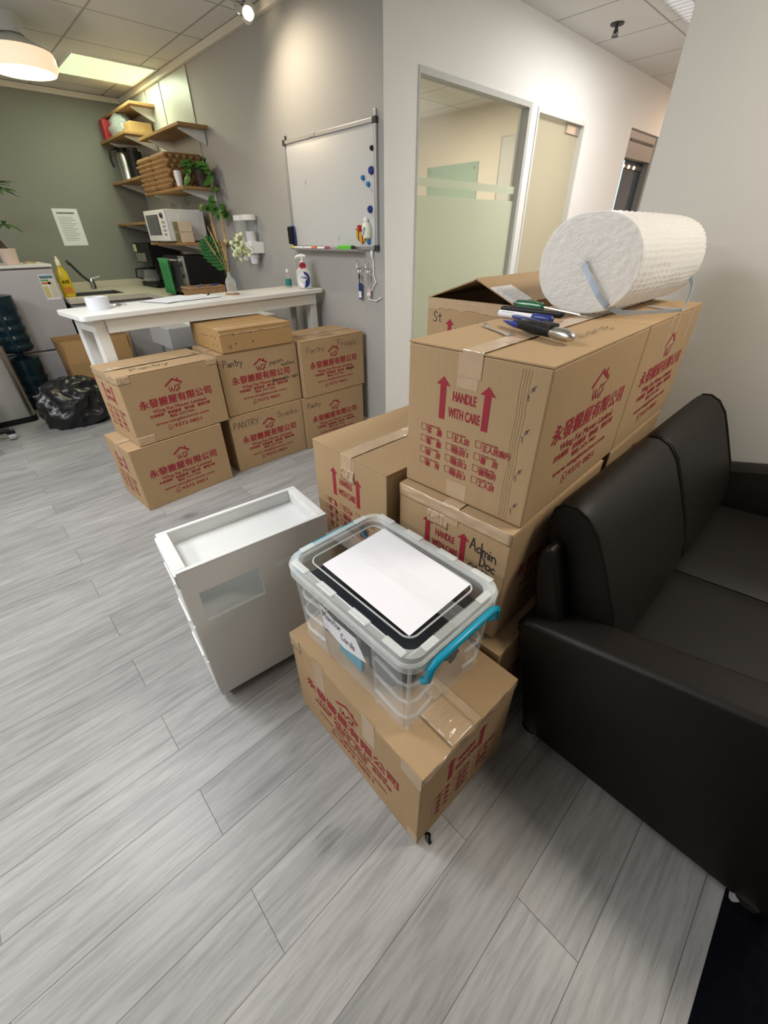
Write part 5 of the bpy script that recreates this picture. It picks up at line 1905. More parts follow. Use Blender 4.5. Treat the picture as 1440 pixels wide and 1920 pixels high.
obj('bottle', MB().lathe([(.001, TH + .001), (.021, TH + .001), (.023, TH + .006), (.023, TH + .075), (.011, TH + .090), (.010, TH + .098), (.001, TH + .098)], (bx, by, 0), 20), M_TUB, t, smooth=True)
obj('label', MB().lathe([(.0234, TH + .008), (.0238, TH + .008), (.0238, TH + .055), (.0234, TH + .055)], (bx, by, 0), 20), plain('teal_label', (.02, .22, .24), .5), t, smooth=True)
obj('cap', MB().lathe([(.001, TH + .098), (.0125, TH + .098), (.0125, TH + .120), (.001, TH + .121)], (bx, by, 0), 16), M_WPLAS, t, smooth=True)

# ================================================================== UNDER / BEHIND THE TABLE
t = thing('low_cabinet', (-1.80, -.35, 0), 'low white cabinet with an overhanging top behind the bar table', 'cabinet')
obj('body', MB().box(-2.05, -1.66, -.60, .09, .0, .744), M_GREY, t, bevel=.004)
obj('top', MB().box(-2.08, -1.55, -.50, .20, .745, .765), M_WMET, t, bevel=.005)
obj('upper_housing', MB().box(-2.05, -1.62, -.68, -.46, .60, .75), M_GREY, t, bevel=.008)
obj('side_panel', MB().box(-2.05, -1.64, .09, .14, .0, .745), M_WMET, t, bevel=.003)
obj('socket_recess', MB().box(-1.658, -1.650, -.46, -.38, .60, .68), M_BLACK, t)
tag(obj('swing_bin', MB().lathe([(.001, .0), (.10, .0), (.115, .50), (.113, .58), (.085, .65), (.03, .68), (.001, .68)], (-1.53, .185, 0), 28), M_WMET, None, smooth=True), 'white rounded bin behind the boxes under the wall end of the table', 'bin')

# ================================================================== KITCHEN CORNER
CT = .845
cnt = thing('kitchen_cabinet', (-3.6, -.3, 0), 'grey laminate base cabinets along the kitchen wall under the counter', 'cabinet')
obj('carcass', MB().box(BWX + .002, -3.24, -.94, .30, .08, CT - .0405), M_GREY, cnt)
for y0, y1 in ((-.93, -.55), (-.545, -.27)):
    obj('door', MB().box(-3.24, -3.222, y0, y1, .10, CT - .06), M_GREY, cnt, bevel=.002)
obj('plinth', MB().box(BWX + .05, -3.30, -.90, .28, 0, .08), M_DGREY, cnt)
cnt = thing('kitchen_cabinet', (-2.7, 0, 0), 'grey laminate base cabinets under the counter with the toaster oven', 'cabinet')
obj('carcass', MB().box(-3.215, -2.15, -.235, .30, .08, CT - .0405), M_GREY, cnt)
for x0, x1 in ((-3.19, -2.69), (-2.68, -2.17)):
    obj('door', MB().box(x0, x1, -.253, -.235, .10, CT - .06), M_GREY, cnt, bevel=.002)
obj('end_panel', MB().box(-2.15, -2.13, -.25, .30, .0, CT - .04), M_WMET, cnt)
obj('plinth', MB().box(-3.2, -2.2, -.18, .28, 0, .08), M_DGREY, cnt)
sxa, sxb, sya, syb = -3.82, -3.40, -.86, -.42
struct('trim_6', MB().box(BWX + .002, BWX + .02, -.96, GWY - .011, CT, CT + .06), M_COUNTER, bevel=.002)
wt = thing('counter_top', (-3.6, -.3, CT - .04), 'beige stone counter top with an inset sink along the kitchen wall', 'counter')
m = MB()
m.box(BWX + .002, sxa, -.96, GWY - .011, CT - .04, CT)
m.box(sxb, -3.20, -.96, -.27, CT - .04, CT)
m.box(sxa, sxb, -.96, sya, CT - .04, CT)
m.box(sxa, sxb, syb, -.27, CT - .04, CT)
m.box(sxa, -3.20, -.27, GWY - .011, CT - .04, CT)
obj('slab', m, M_COUNTER, wt)
tag(obj('counter_top', MB().box(-3.199, -2.12, -.27, GWY - .011, CT - .04, CT), M_COUNTER, None, bevel=.002), 'beige stone counter top under the toaster oven, along the grey wall', 'counter')
m = MB()
m.box(sxa, sxb, sya, syb, CT - .17, CT - .165)
for a in ((sxa, sxa + .004, sya, syb), (sxb - .004, sxb, sya, syb), (sxa, sxb, sya, sya + .004), (sxa, sxb, syb - .004, syb)):
    m.box(*a, CT - .166, CT - .004)
obj('sink_bowl', m, plain('dark_steel', (.10, .10, .10), .35, metal=.6), wt)
# tap
tx, ty = -4.0, -.56
t = thing('kitchen_tap', (tx, ty, CT), 'chrome mixer tap with a tall spout behind the sink', 'tap')
obj('body', MB().lathe([(.001, CT), (.03, CT), (.028, CT + .07), (.022, CT + .10), (.001, CT + .105)], (tx, ty, 0), 20), M_CHROME, t, smooth=True)
obj('spout', MB().tube([(tx, ty - .01, CT + .07), (tx + .01, ty - .07, CT + .13), (tx + .03, ty - .15, CT + .25), (tx + .06, ty - .17, CT + .27), (tx + .08, ty - .165, CT + .245)], .013, 12), M_DGREY, t, smooth=True)
obj('lever', MB().tube([(tx, ty, CT + .10), (tx + .05, ty + .08, CT + .125)], [.012, .007], 10), M_CHROME, t, smooth=True)
# dish soap
t = thing('dish_soap_bottle', (-3.42, -.915, CT), 'yellow dish soap bottle on the counter beside the fridge', 'soap bottle')
ell = lambda k, z: [(-3.42 + .034 * k * cos(a), -.900 + .052 * k * sin(a), CT + z) for a in [2 * pi * i / 24 for i in range(24)]]
obj('bottle', MB().loft([ell(.9, .001), ell(1, .01), ell(1.0, .13), ell(.85, .20), ell(.40, .245), ell(.32, .26)]), M_YEL, t, smooth=True)
obj('cap', MB().lathe([(.001, CT + .258), (.02, CT + .258), (.017, CT + .30), (.008, CT + .315), (.008, CT + .33), (.001, CT + .33)], (-3.42, -.900, 0), 16), plain('pale_yellow_cap', (.75, .72, .5), .4), t, smooth=True)
m = MB()
text_mb(m, 'AXE', -.030, .115, .060, .028, bold=.03)
m.v = [(-3.42 + .0365, -.900 + x, CT + y) for x, y, z in m.v]
obj('label_text', m, plain('dark_red_ink', (.10, .02, .01), .6), t)
m = MB().box(-3.42 + .0335, -3.42 + .0355, -.932, -.868, CT + .03, CT + .085)
obj('label', m, plain('orange_label', (.55, .20, .02), .5), t)
# fridge
FX = -3.30
fr = thing('fridge', (-3.62, -1.36, 0), 'grey two-door undercounter fridge by the kitchen wall, a plant on top', 'fridge')
obj('body', MB().box(FX - .60, FX - .03, -1.75, -.975, .03, 1.10), M_GREY, fr, bevel=.006)
dd = obj('upper_door', MB().box(FX - .03, FX, -1.745, -.98, .435, 1.085), plain('fridge_silver', (.46, .45, .46), .42, noise_amt=.02), fr, bevel=.006)
obj('lower_door', MB().box(FX - .03, FX, -1.745, -.98, .05, .42), MATS['fridge_silver'], fr, bevel=.006)
obj('top_panel', MB().box(FX - .60, FX + .004, -1.75, -.972, 1.10, 1.122), M_WMET, fr, bevel=.003)
obj('plinth', MB().box(FX - .58, FX - .03, -1.73, -.99, 0, .03), M_BLACK, fr)
m = MB()
lx = FX + .0006
bits = [(-1.105, -.995, .845, 1.045, 0), (-1.100, -1.000, 1.012, 1.036, 1), (-1.100, -1.045, .992, 1.006, 2), (-1.100, -1.030, .968, .986, 3), (-1.100, -1.060, .862, .955, 4), (-1.052, -1.000, .862, 1.004, 5)]
for y0, y1, z0, z1, k in bits:
    m.cur = k
    m.box(lx, lx + .0008 + .0004 * (k > 0), y0, y1, z0, z1)
obj('energy_label', m, [M_PAPER, plain('label_teal', (.10, .20, .22), .6), plain('label_green', (.12, .34, .08), .6), plain('label_orange', (.55, .16, .03), .6), plain('label_yellow', (.60, .52, .22), .6), plain('label_beige', (.62, .56, .44), .6)], dd)
# potted plant on the fridge
qx, qy, qz = -3.42, -1.235, 1.1235
t = thing('potted_plant', (qx, qy, qz), 'tall thin green plant in a pale pot on the fridge at the left edge', 'plant')
obj('pot', MB().lathe([(.001, qz), (.055, qz), (.066, qz + .12), (.060, qz + .12), (.052, qz + .02), (.001, qz + .02)], (qx, qy, 0), 24), M_POT, t, smooth=True)
obj('soil', MB().lathe([(.001, qz + .10), (.059, qz + .10), (.001, qz + .108)], (qx, qy, 0), 20), M_STEM, t)
m = MB()
m.tube([(qx, qy, qz + .10), (qx - .01, qy - .03, qz + .18), (qx, qy - .07, qz + .27), (qx, qy - .12, qz + .33)], [.024, .018, .014, .008], 8)
m.tube([(qx, qy - .05, qz + .22), (qx, qy - .015, qz + .34), (qx + .01, qy + .015, qz + .45), (qx + .01, qy + .05, qz + .56)], [.009, .006, .005, .004], 7)
m.tube([(qx, qy - .005, qz + .38), (qx + .01, qy + .04, qz + .46), (qx, qy + .07, qz + .53)], [.006, .004, .003], 6)
m.tube([(qx, qy - .04, qz + .20), (qx + .02, qy + .03, qz + .29)], [.006, .003], 6)
obj('stem', m, M_STEM, t, smooth=True)
m = MB()
rg = random.Random(4)
for (bx_, by_, bz_, n_, ln) in ((qx + .01, qy + .08, qz + .56, 15, .20), (qx, qy + .11, qz + .53, 13, .18), (qx + .02, qy + .06, qz + .29, 11, .15), (qx, qy - .12, qz + .34, 7, .09)):
    for k in range(n_):
        a = 2 * pi * k / n_ + rg.uniform(-.2, .2)
        e = rg.uniform(-.35, .35)
        b = Vector((bx_, by_, bz_))
        m.leaf(b, b + Vector((cos(a) * cos(e), sin(a) * cos(e), sin(e))) * ln * rg.uniform(.7, 1.1), .021, (0, 0, 1))
obj('foliage', m, M_LEAF, t, smooth=True)
m = MB()
tag(obj('twig', MB().tube([(qx + .01, qy + .075, qz + .004), (qx + .02, qy + .12, qz + .02), (qx, qy + .17, qz + .006)], [.006, .008, .004], 6), M_STRAW, None, smooth=True), 'dry curled leaf lying on the fridge beside the pot', 'leaf')
# notice on the kitchen wall
t = thing('paper_notice', (BWX, -.52, 1.24), 'white printed notice taped to the kitchen wall above the sink', 'notice')
m = MB().box(BWX + .0008, BWX + .0016, -.632, -.404, 1.245, 1.568)
obj('sheet', m, M_PAPER, t)
m = MB()
m.box(BWX + .0017, BWX + .0020, -.600, -.440, 1.522, 1.538)
rg = random.Random(9)
for k in range(15):
    m.box(BWX + .0017, BWX + .0019, -.598, -.440 - rg.uniform(0, .06), 1.494 - .0145 * k, 1.4975 - .0145 * k)
obj('printed_lines', m, plain('grey_print', (.22, .22, .22), .8), t)


def shelf(x0, x1, y0, z, label, brackets):
    t = thing('wall_shelf', ((x0 + x1) / 2, GWY - .01, z), label, 'shelf', 'pine kitchen shelves')
    obj('board', MB().box(x0, x1, y0, GWY - .0095, z - .022, z), M_WOOD, t, bevel=.003)
    for bx_ in brackets:
        m = MB()
        m.prism([(GWY - .0095, z - .022), (y0 + .035, z - .022), (y0 + .035, z - .030), (GWY - .035, z - .105), (GWY - .0095, z - .115)], 'x', bx_ - .008, bx_ + .008)
        obj('bracket', m, M_WMET, t)
    return t


E0 = BWX + .002
shelf(E0, -3.43, .105, 2.335, 'topmost pine shelf, against the ceiling trim in the kitchen corner', (-3.52, -4.1))
shelf(E0, -3.50, .02, 2.135, 'second pine shelf down in the corner, holding the red packet', (-3.62, -4.1))
shelf(E0, -3.40, .02, 1.800, 'corner pine shelf holding the steel thermos jug', (-3.5, -4.1))
shelf(E0, -3.32, -.05, 1.440, 'lowest corner pine shelf, empty, left of the microwave', (-3.5, -4.1))
shelf(-3.36, -2.43, .078, 2.066, 'upper right pine shelf, empty, above the wicker baskets', (-2.52, -3.2))
shelf(-3.36, -2.43, .010, 1.665, 'pine shelf carrying the wicker baskets and the trailing plant', (-2.52, -3.2))
shelf(-3.31, -2.43, -.075, 1.270, 'pine shelf carrying the white microwave', (-2.52, -3.2))

# second shelf: red packet and a clear bag
tag(obj('red_packet', MB().box(-4.25, -4.13, .045, .20, 2.1355, 2.30), M_RED, None, bevel=.008), 'red packet at the left end of the second shelf', 'packet')
m = MB()
rg = random.Random(21)
rings = []
for k in range(9):
    z = 2.1358 + .021 * k
    r_ = [.9, 1.0, 1.03, 1.0, .97, .9, .8, .66, .45][k]
    rings.append([(-3.92 + .17 * r_ * cos(a) + rg.uniform(-.012, .012), .155 + .115 * r_ * sin(a) + rg.uniform(-.01, .01), z + rg.uniform(0, .010) * (k > 0)) for a in [2 * pi * i / 26 for i in range(26)]])
m.loft(rings)
tag(obj('plastic_bag', m, clear('crinkly_bag', (.50, .54, .54), .45, .10), None, smooth=True, ang=25), 'crinkly clear plastic bag on the second shelf beside the red packet', 'bag')
tag(obj('brown_pack', MB().box(-3.72, -3.54, .10, .30, 2.1355, 2.215), M_STRAW, None, bevel=.006), 'flat tan pack at the right end of the second shelf', 'packet')
# thermos jug
jx, jy, jz = -4.02, .13, 1.8005
t = thing('thermos_jug', (jx, jy, jz), 'steel thermos jug with a black handle on the corner shelf', 'jug')
obj('body', MB().lathe([(.001, jz), (.07, jz), (.07, jz + .20), (.052, jz + .235), (.001, jz + .235)], (jx, jy, 0), 28), M_STEEL, t, smooth=True)
obj('lid', MB().lathe([(.001, jz + .235), (.056, jz + .235), (.056, jz + .27), (.001, jz + .275)], (jx, jy, 0), 24), M_BLACK, t, smooth=True)
obj('handle', MB().tube([(jx, jy - .05, jz + .262), (jx - .01, jy - .12, jz + .255), (jx - .01, jy - .135, jz + .17), (jx - .01, jy - .12, jz + .11)], .011, 10), M_BLACK, t, smooth=True)
jx = -3.80
t = thing('black_flask', (jx, .15, jz), 'dark cylindrical flask on the corner shelf between jug and basket', 'flask')
obj('body', MB().lathe([(.001, jz), (.075, jz), (.075, jz + .22), (.001, jz + .225)], (jx, .15, 0), 24), M_BLACK, t, smooth=True)
obj('lid', MB().lathe([(.001, jz + .22), (.05, jz + .22), (.05, jz + .25), (.001, jz + .255)], (jx, .15, 0), 24), M_DGREY, t, smooth=True)


# wicker baskets
def basket(cx, cy, z, hx_, hy_, h, label, rows=7, group='wicker baskets on the shelf', mat=None, amp=.017):
    rings = []
    per = []
    n = 30
    for (ax, ay, bx_, by_) in ((-hx_, -hy_, hx_, -hy_), (hx_, -hy_, hx_, hy_), (hx_, hy_, -hx_, hy_), (-hx_, hy_, -hx_, -hy_)):
        ln = hypot(bx_ - ax, by_ - ay)
        q = max(6, int(ln / .0075))
        for i in range(q):
            per.append((ax + (bx_ - ax) * i / q, ay + (by_ - ay) * i / q))
    m = MB()
    sub = 5
    for j in range(rows * sub + 1):
        f_ = j / (rows * sub)
        r_ = j // sub
        w_ = abs(sin(pi * (j % sub + .0) / sub))
        ring = []
        for i, (x, y) in enumerate(per):
            ph = abs(sin(pi * i / 7 + (pi / 2 if r_ % 2 else 0)))
            d = amp * (.4 * ph + .6 * w_ * ph)
            s = 1 + d / max(hx_, hy_) + .04 * f_
            ring.append((cx + x * s + (0.6 * d * (1 if x > 0 else -1) if abs(x) >= hx_ - 1e-6 else 0), cy + y * s + (0.6 * d * (1 if y > 0 else -1) if abs(y) >= hy_ - 1e-6 else 0), z + h * f_))
        rings.append(ring)
    for f_ in (.98, .5, .05):
        rings.append([(cx + x * .93, cy + y * .93, z + h * f_) for x, y in per])
    m.loft(rings)
    t = thing('wicker_basket', (cx, cy, z), label, 'basket', group)
    obj('woven_body', m, mat or M_WICKER, t, smooth=True, ang=80)
    rim = MB()
    pts = [(cx + x * 1.06, cy + y * 1.06, z + h) for x, y in per[::2]]
    rim.tube(pts + pts[:1], .009, 6)
    obj('rim', rim, mat or M_WICKER, t, smooth=True)
    return t


basket(-2.790, .150, 1.6665, .148, .140, .225, 'right wicker basket, nearer the trailing plant, on the middle shelf')
basket(-3.140, .150, 1.6665, .145, .140, .225, 'left wicker basket, further into the corner, on the middle shelf')
# trailing pothos in a dark pot
qx, qy, qz = -2.500, .215, 1.6655
t = thing('trailing_plant', (qx, qy, qz), 'trailing pothos in a dark pot at the right end of the basket shelf', 'plant')
obj('pot', MB().lathe([(.001, qz), (.05, qz), (.062, qz + .115), (.056, qz + .115), (.046, qz + .02), (.001, qz + .02)], (qx, qy, 0), 24), plain('dark_brown_pot', (.05, .025, .018), .5), t, smooth=True)
rg = random.Random(8)
m, st_ = MB(), MB()
vines = [[(qx, qy, qz + .10), (qx + .03, qy - .05, qz + .17), (qx + .03, qy - .10, qz + .10), (qx + .035, qy - .12, qz + .01)],
         [(qx, qy, qz + .10), (qx + .06, qy - .02, qz + .17), (qx + .10, qy + .02, qz + .10), (qx + .11, qy + .03, qz - .05), (qx + .12, qy + .02, qz - .15), (qx + .15, qy + .05, qz - .19), (qx + .22, qy + .06, qz - .17), (qx + .25, qy + .05, qz - .13)],
         [(qx, qy, qz + .10), (qx - .02, qy - .06, qz + .19), (qx + .0, qy - .12, qz + .12)],
         [(qx + .12, qy + .02, qz - .15), (qx + .08, qy - .03, qz - .155), (qx + .05, qy - .05, qz - .12)]]
for vn in vines:
    st_.tube(vn, .0032, 6)
    for k in range(len(vn) - 1):
        for q in range(3):
            p = Vector(vn[k]).lerp(Vector(vn[k + 1]), (q + .5) / 3)
            a = rg.uniform(-2.6, .3)
            dv = Vector((cos(a), sin(a), rg.uniform(-.9, .3))).normalized()
            ln = rg.uniform(.05, .085)
            m.leaf(p, p + dv * ln, ln * .42, (.5, -.6, .6), heart=True)
for k in range(14):
    a = rg.uniform(0, 6.28)
    p = Vector((qx + .02 * cos(a), qy + .02 * sin(a), qz + .115))
    m.leaf(p, p + Vector((.07 * cos(a), .07 * sin(a) - .02, rg.uniform(.0, .09))), .028, (0, 0, 1), heart=True)
obj('vine', st_, M_VINE, t, smooth=True)
obj('foliage', m, M_LEAF, t, smooth=True)
m = MB()
for k in range(4):
    m.lathe([(.022, 1.6658 + .012 * k), (.031, 1.6658 + .07 + .012 * k), (.029, 1.6658 + .07 + .012 * k), (.020, 1.668 + .012 * k)], (-2.56, .045, 0), 18)
tag(obj('paper_cup_stack', m, M_PAPER, None, smooth=True), 'small stack of white cups beside the trailing plant on the shelf', 'cups')
# microwave
mx0, mx1, my0, my1, mz0, mz1 = -3.17, -2.655, -.115, .235, 1.2712, 1.515
t = thing('microwave', ((mx0 + mx1) / 2, .06, mz0), 'white microwave oven on the lowest right shelf', 'microwave')
obj('body', MB().box(mx0, mx1, my0 + .02, my1, mz0 + .008, mz1), M_WPLAS, t, bevel=.006)
fd = obj('door', MB().box(mx0, mx1 - .13, my0, my0 + .019, mz0 + .010, mz1 - .002), M_WPLAS, t, bevel=.004)
obj('door_window', MB().box(mx0 + .045, mx1 - .165, my0 - .002, my0 + .001, mz0 + .055, mz1 - .035), plain('dark_window', (.03, .03, .035), .08), fd)
cp = obj('control_panel', MB().box(mx1 - .128, mx1, my0, my0 + .019, mz0 + .010, mz1 - .002), M_WPLAS, t, bevel=.004)
obj('dial', MB().lathe([(.001, my0 - .016), (.018, my0 - .016), (.020, my0), (.001, my0)], (mx1 - .065, 0, mz1 - .045), 18, 'y'), M_DGREY, cp, smooth=True)
m = MB()
for k in range(4):
    m.box(mx1 - .10, mx1 - .03, my0 - .0015, my0 + .001, mz0 + .05 + .03 * k, mz0 + .068 + .03 * k)
obj('buttons', m, M_GREY, cp)
obj('side_emboss', MB().box(mx1 - .0005, mx1 + .003, .0, my1 - .05, mz0 + .05, mz1 - .03), M_WPLAS, t, bevel=.003)
for x, y in ((mx0 + .05, my0 + .06), (mx1 - .05, my0 + .06), (mx0 + .05, my1 - .04), (mx1 - .05, my1 - .04)):
    obj('foot', MB().lathe([(.001, mz0), (.012, mz0), (.012, mz0 + .009), (.001, mz0 + .009)], (x, y, 0), 12), M_BLACK, t)
for k in range(2):
    z = 1.2705 + .078 * k
    t = thing('tea_box', (-2.575, -.01, z), ('upper' if k else 'lower') + ' of two small cream boxes stacked in front of the microwave side', 'box', 'cream boxes by the microwave')
    obj('carton', MB().box(-2.63, -2.515, -.07, .045, z + .0004, z + .076), plain('cream_carton', (.72, .58, .42), .6), t, bevel=.002)
    obj('printed_side', MB().box(-2.628, -2.517, -.0712, -.0701, z + .002, z + .074), plain('olive_print', (.16, .14, .06), .6, noise_amt=.6, noise_scale=60), t)
# coffee machine
kx0, kx1, ky0, ky1 = -4.06, -3.58, -.02, .26
t = thing('coffee_machine', ((kx0 + kx1) / 2, .12, CT), 'black drip coffee machine with a glass jug in the counter corner', 'coffee machine')
obj('base', MB().box(kx0, kx1, ky0 - .02, ky1, CT + .0005, CT + .045), M_BLACK, t, bevel=.008)
obj('tower', MB().box(kx0, kx1, ky0 + .14, ky1, CT + .04, CT + .40), M_BLACK, t, bevel=.01)
hd = obj('brew_head', MB().box(kx0, kx1, ky0 - .01, ky0 + .16, CT + .235, CT + .42), M_BLACK, t, bevel=.012)
obj('silver_panel', MB().box(kx0 + .05, kx1 - .14, ky0 - .018, ky0 - .006, CT + .245, CT + .325), M_STEEL, hd, bevel=.003)
obj('sticker', MB().box(kx0 + .02, kx0 + .11, ky0 - .014, ky0 - .006, CT + .335, CT + .405), plain('yellow_sticker', (.62, .60, .38), .6), hd)
jug = obj('glass_jug', MB().lathe([(.001, CT + .046), (.07, CT + .046), (.078, CT + .08), (.062, CT + .16), (.055, CT + .175)], (kx0 + .13, ky0 + .06, 0), 24), M_BOTTLEGLASS, t, smooth=True)
obj('jug_band', MB().lathe([(.056, CT + .165), (.062, CT + .165), (.062, CT + .185), (.056, CT + .185)], (kx0 + .13, ky0 + .06, 0), 24), M_BLACK, jug, smooth=True)
obj('jug_handle', MB().tube([(kx0 + .09, ky0 + .005, CT + .175), (kx0 + .05, ky0 - .06, CT + .17), (kx0 + .05, ky0 - .075, CT + .09), (kx0 + .08, ky0 - .02, CT + .075)], .009, 8), M_BLACK, jug, smooth=True)
# toaster oven + green towel
ox0, ox1, oy0, oy1, oz1 = -2.98, -2.47, -.13, .20, CT + .325
t = thing('toaster_oven', ((ox0 + ox1) / 2, .03, CT), 'black toaster oven on the counter under the microwave', 'oven')
obj('body', MB().box(ox0, ox1, oy0 + .025, oy1, CT + .015, oz1), M_BLACK, t, bevel=.008)
dd = obj('door', MB().box(ox0 + .01, ox1 - .10, oy0, oy0 + .024, CT + .03, oz1 - .02), M_DGREY, t, bevel=.004)
obj('handle', MB().tube([(ox0 + .04, oy0, oz1 - .035), (ox0 + .04, oy0 - .04, oz1 - .03), (ox1 - .13, oy0 - .04, oz1 - .03), (ox1 - .13, oy0, oz1 - .035)], .008, 10), M_STEEL, dd, smooth=True)
cp = obj('control_panel', MB().box(ox1 - .098, ox1, oy0 + .004, oy0 + .024, CT + .02, oz1), M_STEEL, t, bevel=.003)
for k in range(3):
    obj('knob', MB().lathe([(.001, oy0 - .018), (.018, oy0 - .018), (.020, oy0 + .005), (.001, oy0 + .005)], (ox1 - .05, 0, oz1 - .06 - .09 * k), 16, 'y'), M_DGREY, cp, smooth=True)
for x, y in ((ox0 + .05, oy0 + .06), (ox1 - .05, oy0 + .06), (ox0 + .05, oy1 - .04), (ox1 - .05, oy1 - .04)):
    obj('foot', MB().lathe([(.001, CT), (.014, CT), (.014, CT + .017), (.001, CT + .017)], (x, y, 0), 12), M_BLACK, t)
m = MB()
n, k_ = 16, 14
prof = [(oy0 - .030, oz1 - .17), (oy0 - .030, oz1 - .06), (oy0 - .031, oz1 - .028), (oy0 - .040, oz1 - .0195), (oy0 - .049, oz1 - .028), (oy0 - .052, oz1 - .08), (oy0 - .053, oz1 - .16), (oy0 - .055, oz1 - .24), (oy0 - .057, oz1 - .305)]
vs, fs = [], []
for i in range(n + 1):
    x = ox0 + .06 + .24 * i / n
    for j, (y, z) in enumerate(prof):
        wv = .006 * sin(i * 1.1 + j * .3) * min(1, abs(j - 3) / 4)
        vs.append((x + .012 * (j - 3) / 6, y + (wv if j > 3 else wv * .3), z))
np_ = len(prof)
for i in range(n):
    for j in range(np_ - 1):
        a = i * np_ + j
        fs.append((a, a + 1, a + np_ + 1, a + np_))
m.add(vs, fs)
o = obj('towel', m, M_GREEN, None, smooth=True, ang=80)
o.modifiers.new('thickness', 'SOLIDIFY').thickness = .004
tag(o, 'green cloth towel hanging over the toaster oven handle', 'towel')
# plugs above the oven
for k, x in enumerate((-2.98, -2.84, -2.76)):
    t = thing('power_plug', (x, GWY - .01, 1.20), ('left', 'middle', 'right')[k] + ' of three black plugs in the wall above the toaster oven', 'plug', 'black plugs above the oven')
    obj('plug_body', MB().box(x - .024, x + .024, GWY - .045, GWY - .0095, 1.185, 1.232), M_BLACK, t, bevel=.006)
    obj('cord', MB().tube([(x, GWY - .035, 1.187), (x + .01, GWY - .04, 1.175), (x + .03, GWY - .03, CT + .35), (x + .03, GWY - .03, CT + .10), (x + .02, GWY - .05, CT + .008)], .004, 6), M_BLACK, t, smooth=True)
# low basket of snacks on the counter
basket(-2.235, -.085, CT + .0006, .08, .150, .100, 'low tan wicker tray of blue snack packets behind the vase', 5, None, M_WICKER2, .006)
rg = random.Random(12)
for k in range(6):
    cx, cy = -2.235 + rg.uniform(-.035, .035), -.19 + .042 * k
    a = rg.uniform(0, 3)
    z = CT + .085 + .008 * (k % 3)
    dv, nv = Vector((cos(a), sin(a), .25)), Vector((-sin(a), cos(a), .1))
    tag(obj('snack_packet', MB().obox(Vector((cx, cy, z)) - dv * .02 - nv * .015, dv * .045, nv * .03, (0, 0, .012)), plain('blue_wrapper', (.05, .06, .30), .25, noise_amt=.7, noise_scale=60) if k == 0 else MATS['blue_wrapper'], None, bevel=.003),
        'dark blue wrapped snack in the low tan wicker tray', 'snack', 'snack packets in the wicker tray')

# ================================================================== LEFT EDGE: bin bag, water bottles, bin, chair foot
bm = bmesh.new()
bmesh.ops.create_icosphere(bm, subdivisions=5, radius=1)
for v in bm.verts:
    p = v.co.copy()
    rdg = 0
    for s_, am in ((1.4, .16), (2.7, .09), (5.5, .03)):
        rdg += am * (1 - 2 * abs(noise.noise(p * s_ + Vector((3, 7, 1)))))
    th = atan2(p.y, p.x)
    rdg += .055 * (1 - 2 * abs(sin(th * 5 + 4 * noise.noise(p * 1.6)))) * (.35 + .65 * max(0, p.z))
    k = 1 + rdg - .08
    z = p.z * k
    v.co = Vector((p.x * k * .22, p.y * k * .245, max(-.62, z) * .215))
m = MB()
zmin = min(v.co.z for v in bm.verts)
m.add([(-2.42 + v.co.x, -1.325 + v.co.y, .001 + v.co.z - zmin) for v in bm.verts], [[q.index for q in f_.verts] for f_ in bm.faces])
bm.free()
tag(obj('bin_bag', m, M_BAGB, None, smooth=True, ang=40), 'full black plastic bin bag on the floor left of the box wall', 'bin bag')

wbx, wby = -3.13, -1.495
for k in range(2):
    z = .001 + .49 * k
    t = thing('water_bottle', (wbx, wby, z), ('upper' if k else 'lower') + ' dark teal water cooler bottle of the stack at the left edge', 'water bottle', 'stacked water cooler bottles')
    pr = [(.001, z), (.115, z), (.132, z + .02)]
    for q in range(4):
        pr += [(.134, z + .04 + q * .075), (.127, z + .055 + q * .075), (.127, z + .08 + q * .075), (.134, z + .095 + q * .075)]
    pr += [(.134, z + .37), (.132, z + .43), (.035, z + .447), (.030, z + .485), (.001, z + .487)]
    obj('body', MB().lathe(pr, (wbx, wby, 0), 28), M_WATER, t, smooth=True, ang=50)
    obj('cap', MB().lathe([(.001, z + .455), (.034, z + .455), (.034, z + .4885), (.001, z + .4885)], (wbx, wby, 0), 16), M_BLUE, t, smooth=True)
t = thing('steel_bin', (-2.80, -1.80, 0), 'brushed steel bin with a black base at the far left edge', 'bin')
obj('body', MB().loft([rrect(-2.98, -2.70, -2.05, -1.595, .05, .045), rrect(-2.98, -2.70, -2.05, -1.595, .05, .61)]), M_STEEL, t, smooth=True)
obj('base', MB().loft([rrect(-2.985, -2.695, -2.055, -1.59, .05, .0), rrect(-2.985, -2.695, -2.055, -1.59, .05, .045)]), M_BLACK, t, smooth=True)
obj('lid', MB().loft([rrect(-2.985, -2.695, -2.055, -1.59, .05, .61), rrect(-2.985, -2.695, -2.055, -1.59, .05, .64), rrect(-2.96, -2.72, -2.03, -1.615, .05, .66)]), M_BLACK, t, smooth=True)
# office chair: only a caster of its base shows at the left edge
ccx, ccy = -2.30, -2.10
t = thing('office_chair', (ccx, ccy, 0), 'black office chair cut off by the left edge, one caster showing', 'chair')
for k in range(5):
    a = R(98 + 72 * k)
    e = Vector((ccx + .29 * cos(a), ccy + .29 * sin(a), 0))
    m = MB().tube([(ccx, ccy, .10), (e.x, e.y, .075)], [.028, .018], 8)
    lg = obj('leg', m, M_BLACK, t, smooth=True)
    m = MB().lathe([(.001, -.024), (.022, -.024), (.026, -.012), (.026, .012), (.022, .024), (.001, .024)], (0, 0, 0), 18, 'y')
    m.v = [(e.x + p[0], e.y + p[1], .026 + p[2]) for p in m.v]
    cs = obj('caster', m, M_GREY, lg, smooth=True)
    obj('caster_hood', MB().box(e.x - .016, e.x + .016, e.y - .028, e.y + .028, .045, .075), M_BLACK, lg, bevel=.006)
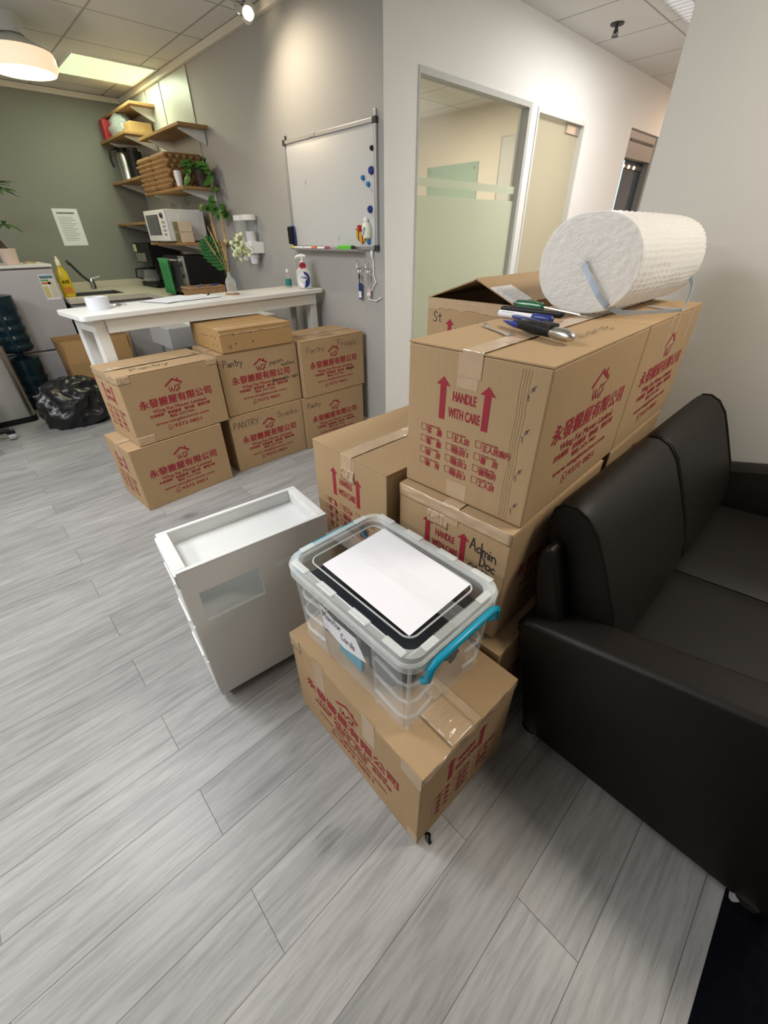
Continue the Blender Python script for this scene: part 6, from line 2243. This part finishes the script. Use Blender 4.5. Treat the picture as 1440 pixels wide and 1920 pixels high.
obj('gas_column', MB().lathe([(.001, .08), (.03, .08), (.03, .42), (.001, .42)], (ccx, ccy, 0), 16), M_DGREY, t, smooth=True)
obj('seat', MB().loft([rrect(ccx - .24, ccx + .24, ccy - .24, ccy + .24, .08, .42), rrect(ccx - .25, ccx + .25, ccy - .25, ccy + .25, .09, .46), rrect(ccx - .23, ccx + .23, ccy - .23, ccy + .23, .08, .50)]), M_DGREY, t, smooth=True)
m = MB()
m.tube([(ccx, ccy - .20, .43), (ccx, ccy - .30, .50), (ccx, ccy - .29, .70)], .02, 8)
obj('back_support', m, M_BLACK, t, smooth=True)
obj('backrest', MB().loft([rrect(ccx - .20, ccx + .20, ccy - .31, ccy - .25, .025, .62), rrect(ccx - .22, ccx + .22, ccy - .32, ccy - .25, .03, .85), rrect(ccx - .18, ccx + .18, ccy - .33, ccy - .27, .025, 1.02)]), M_DGREY, t, smooth=True)

# ================================================================== MEETING ROOM BEHIND THE GLASS
t = thing('window_reflection', (-2.2, 3.398, 1.0), 'pale green panel standing in for a reflection in the meeting room window', 'board')  # panel added in place of a reflection on the window glass
obj('panel', MB().box(-2.75, -1.95, 3.385, 3.399, 1.25, 2.02), plain('pale_green_reflection', (.36, .48, .40), .2), t)
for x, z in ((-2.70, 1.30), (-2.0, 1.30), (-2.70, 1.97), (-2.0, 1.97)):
    obj('standoff', MB().lathe([(.001, 3.376), (.012, 3.376), (.012, 3.386), (.001, 3.386)], (x, 0, z), 12, 'y'), M_ALU, t)  # studs made up along with the reflection panel
t = thing('framed_board', (-1.4, 3.398, 1.2), 'cream framed board on the meeting room wall behind the glass', 'board')
obj('panel', MB().box(-1.66, -1.16, 3.388, 3.399, 1.60, 2.20), M_CREAMW, t)
m = MB()
for a in ((-1.665, -1.155, 1.595, 1.605), (-1.665, -1.155, 2.195, 2.205), (-1.665, -1.655, 1.605, 2.195), (-1.165, -1.155, 1.605, 2.195)):
    m.box(a[0], a[1], 3.384, 3.399, a[2], a[3])
obj('frame', m, M_ALU, t)
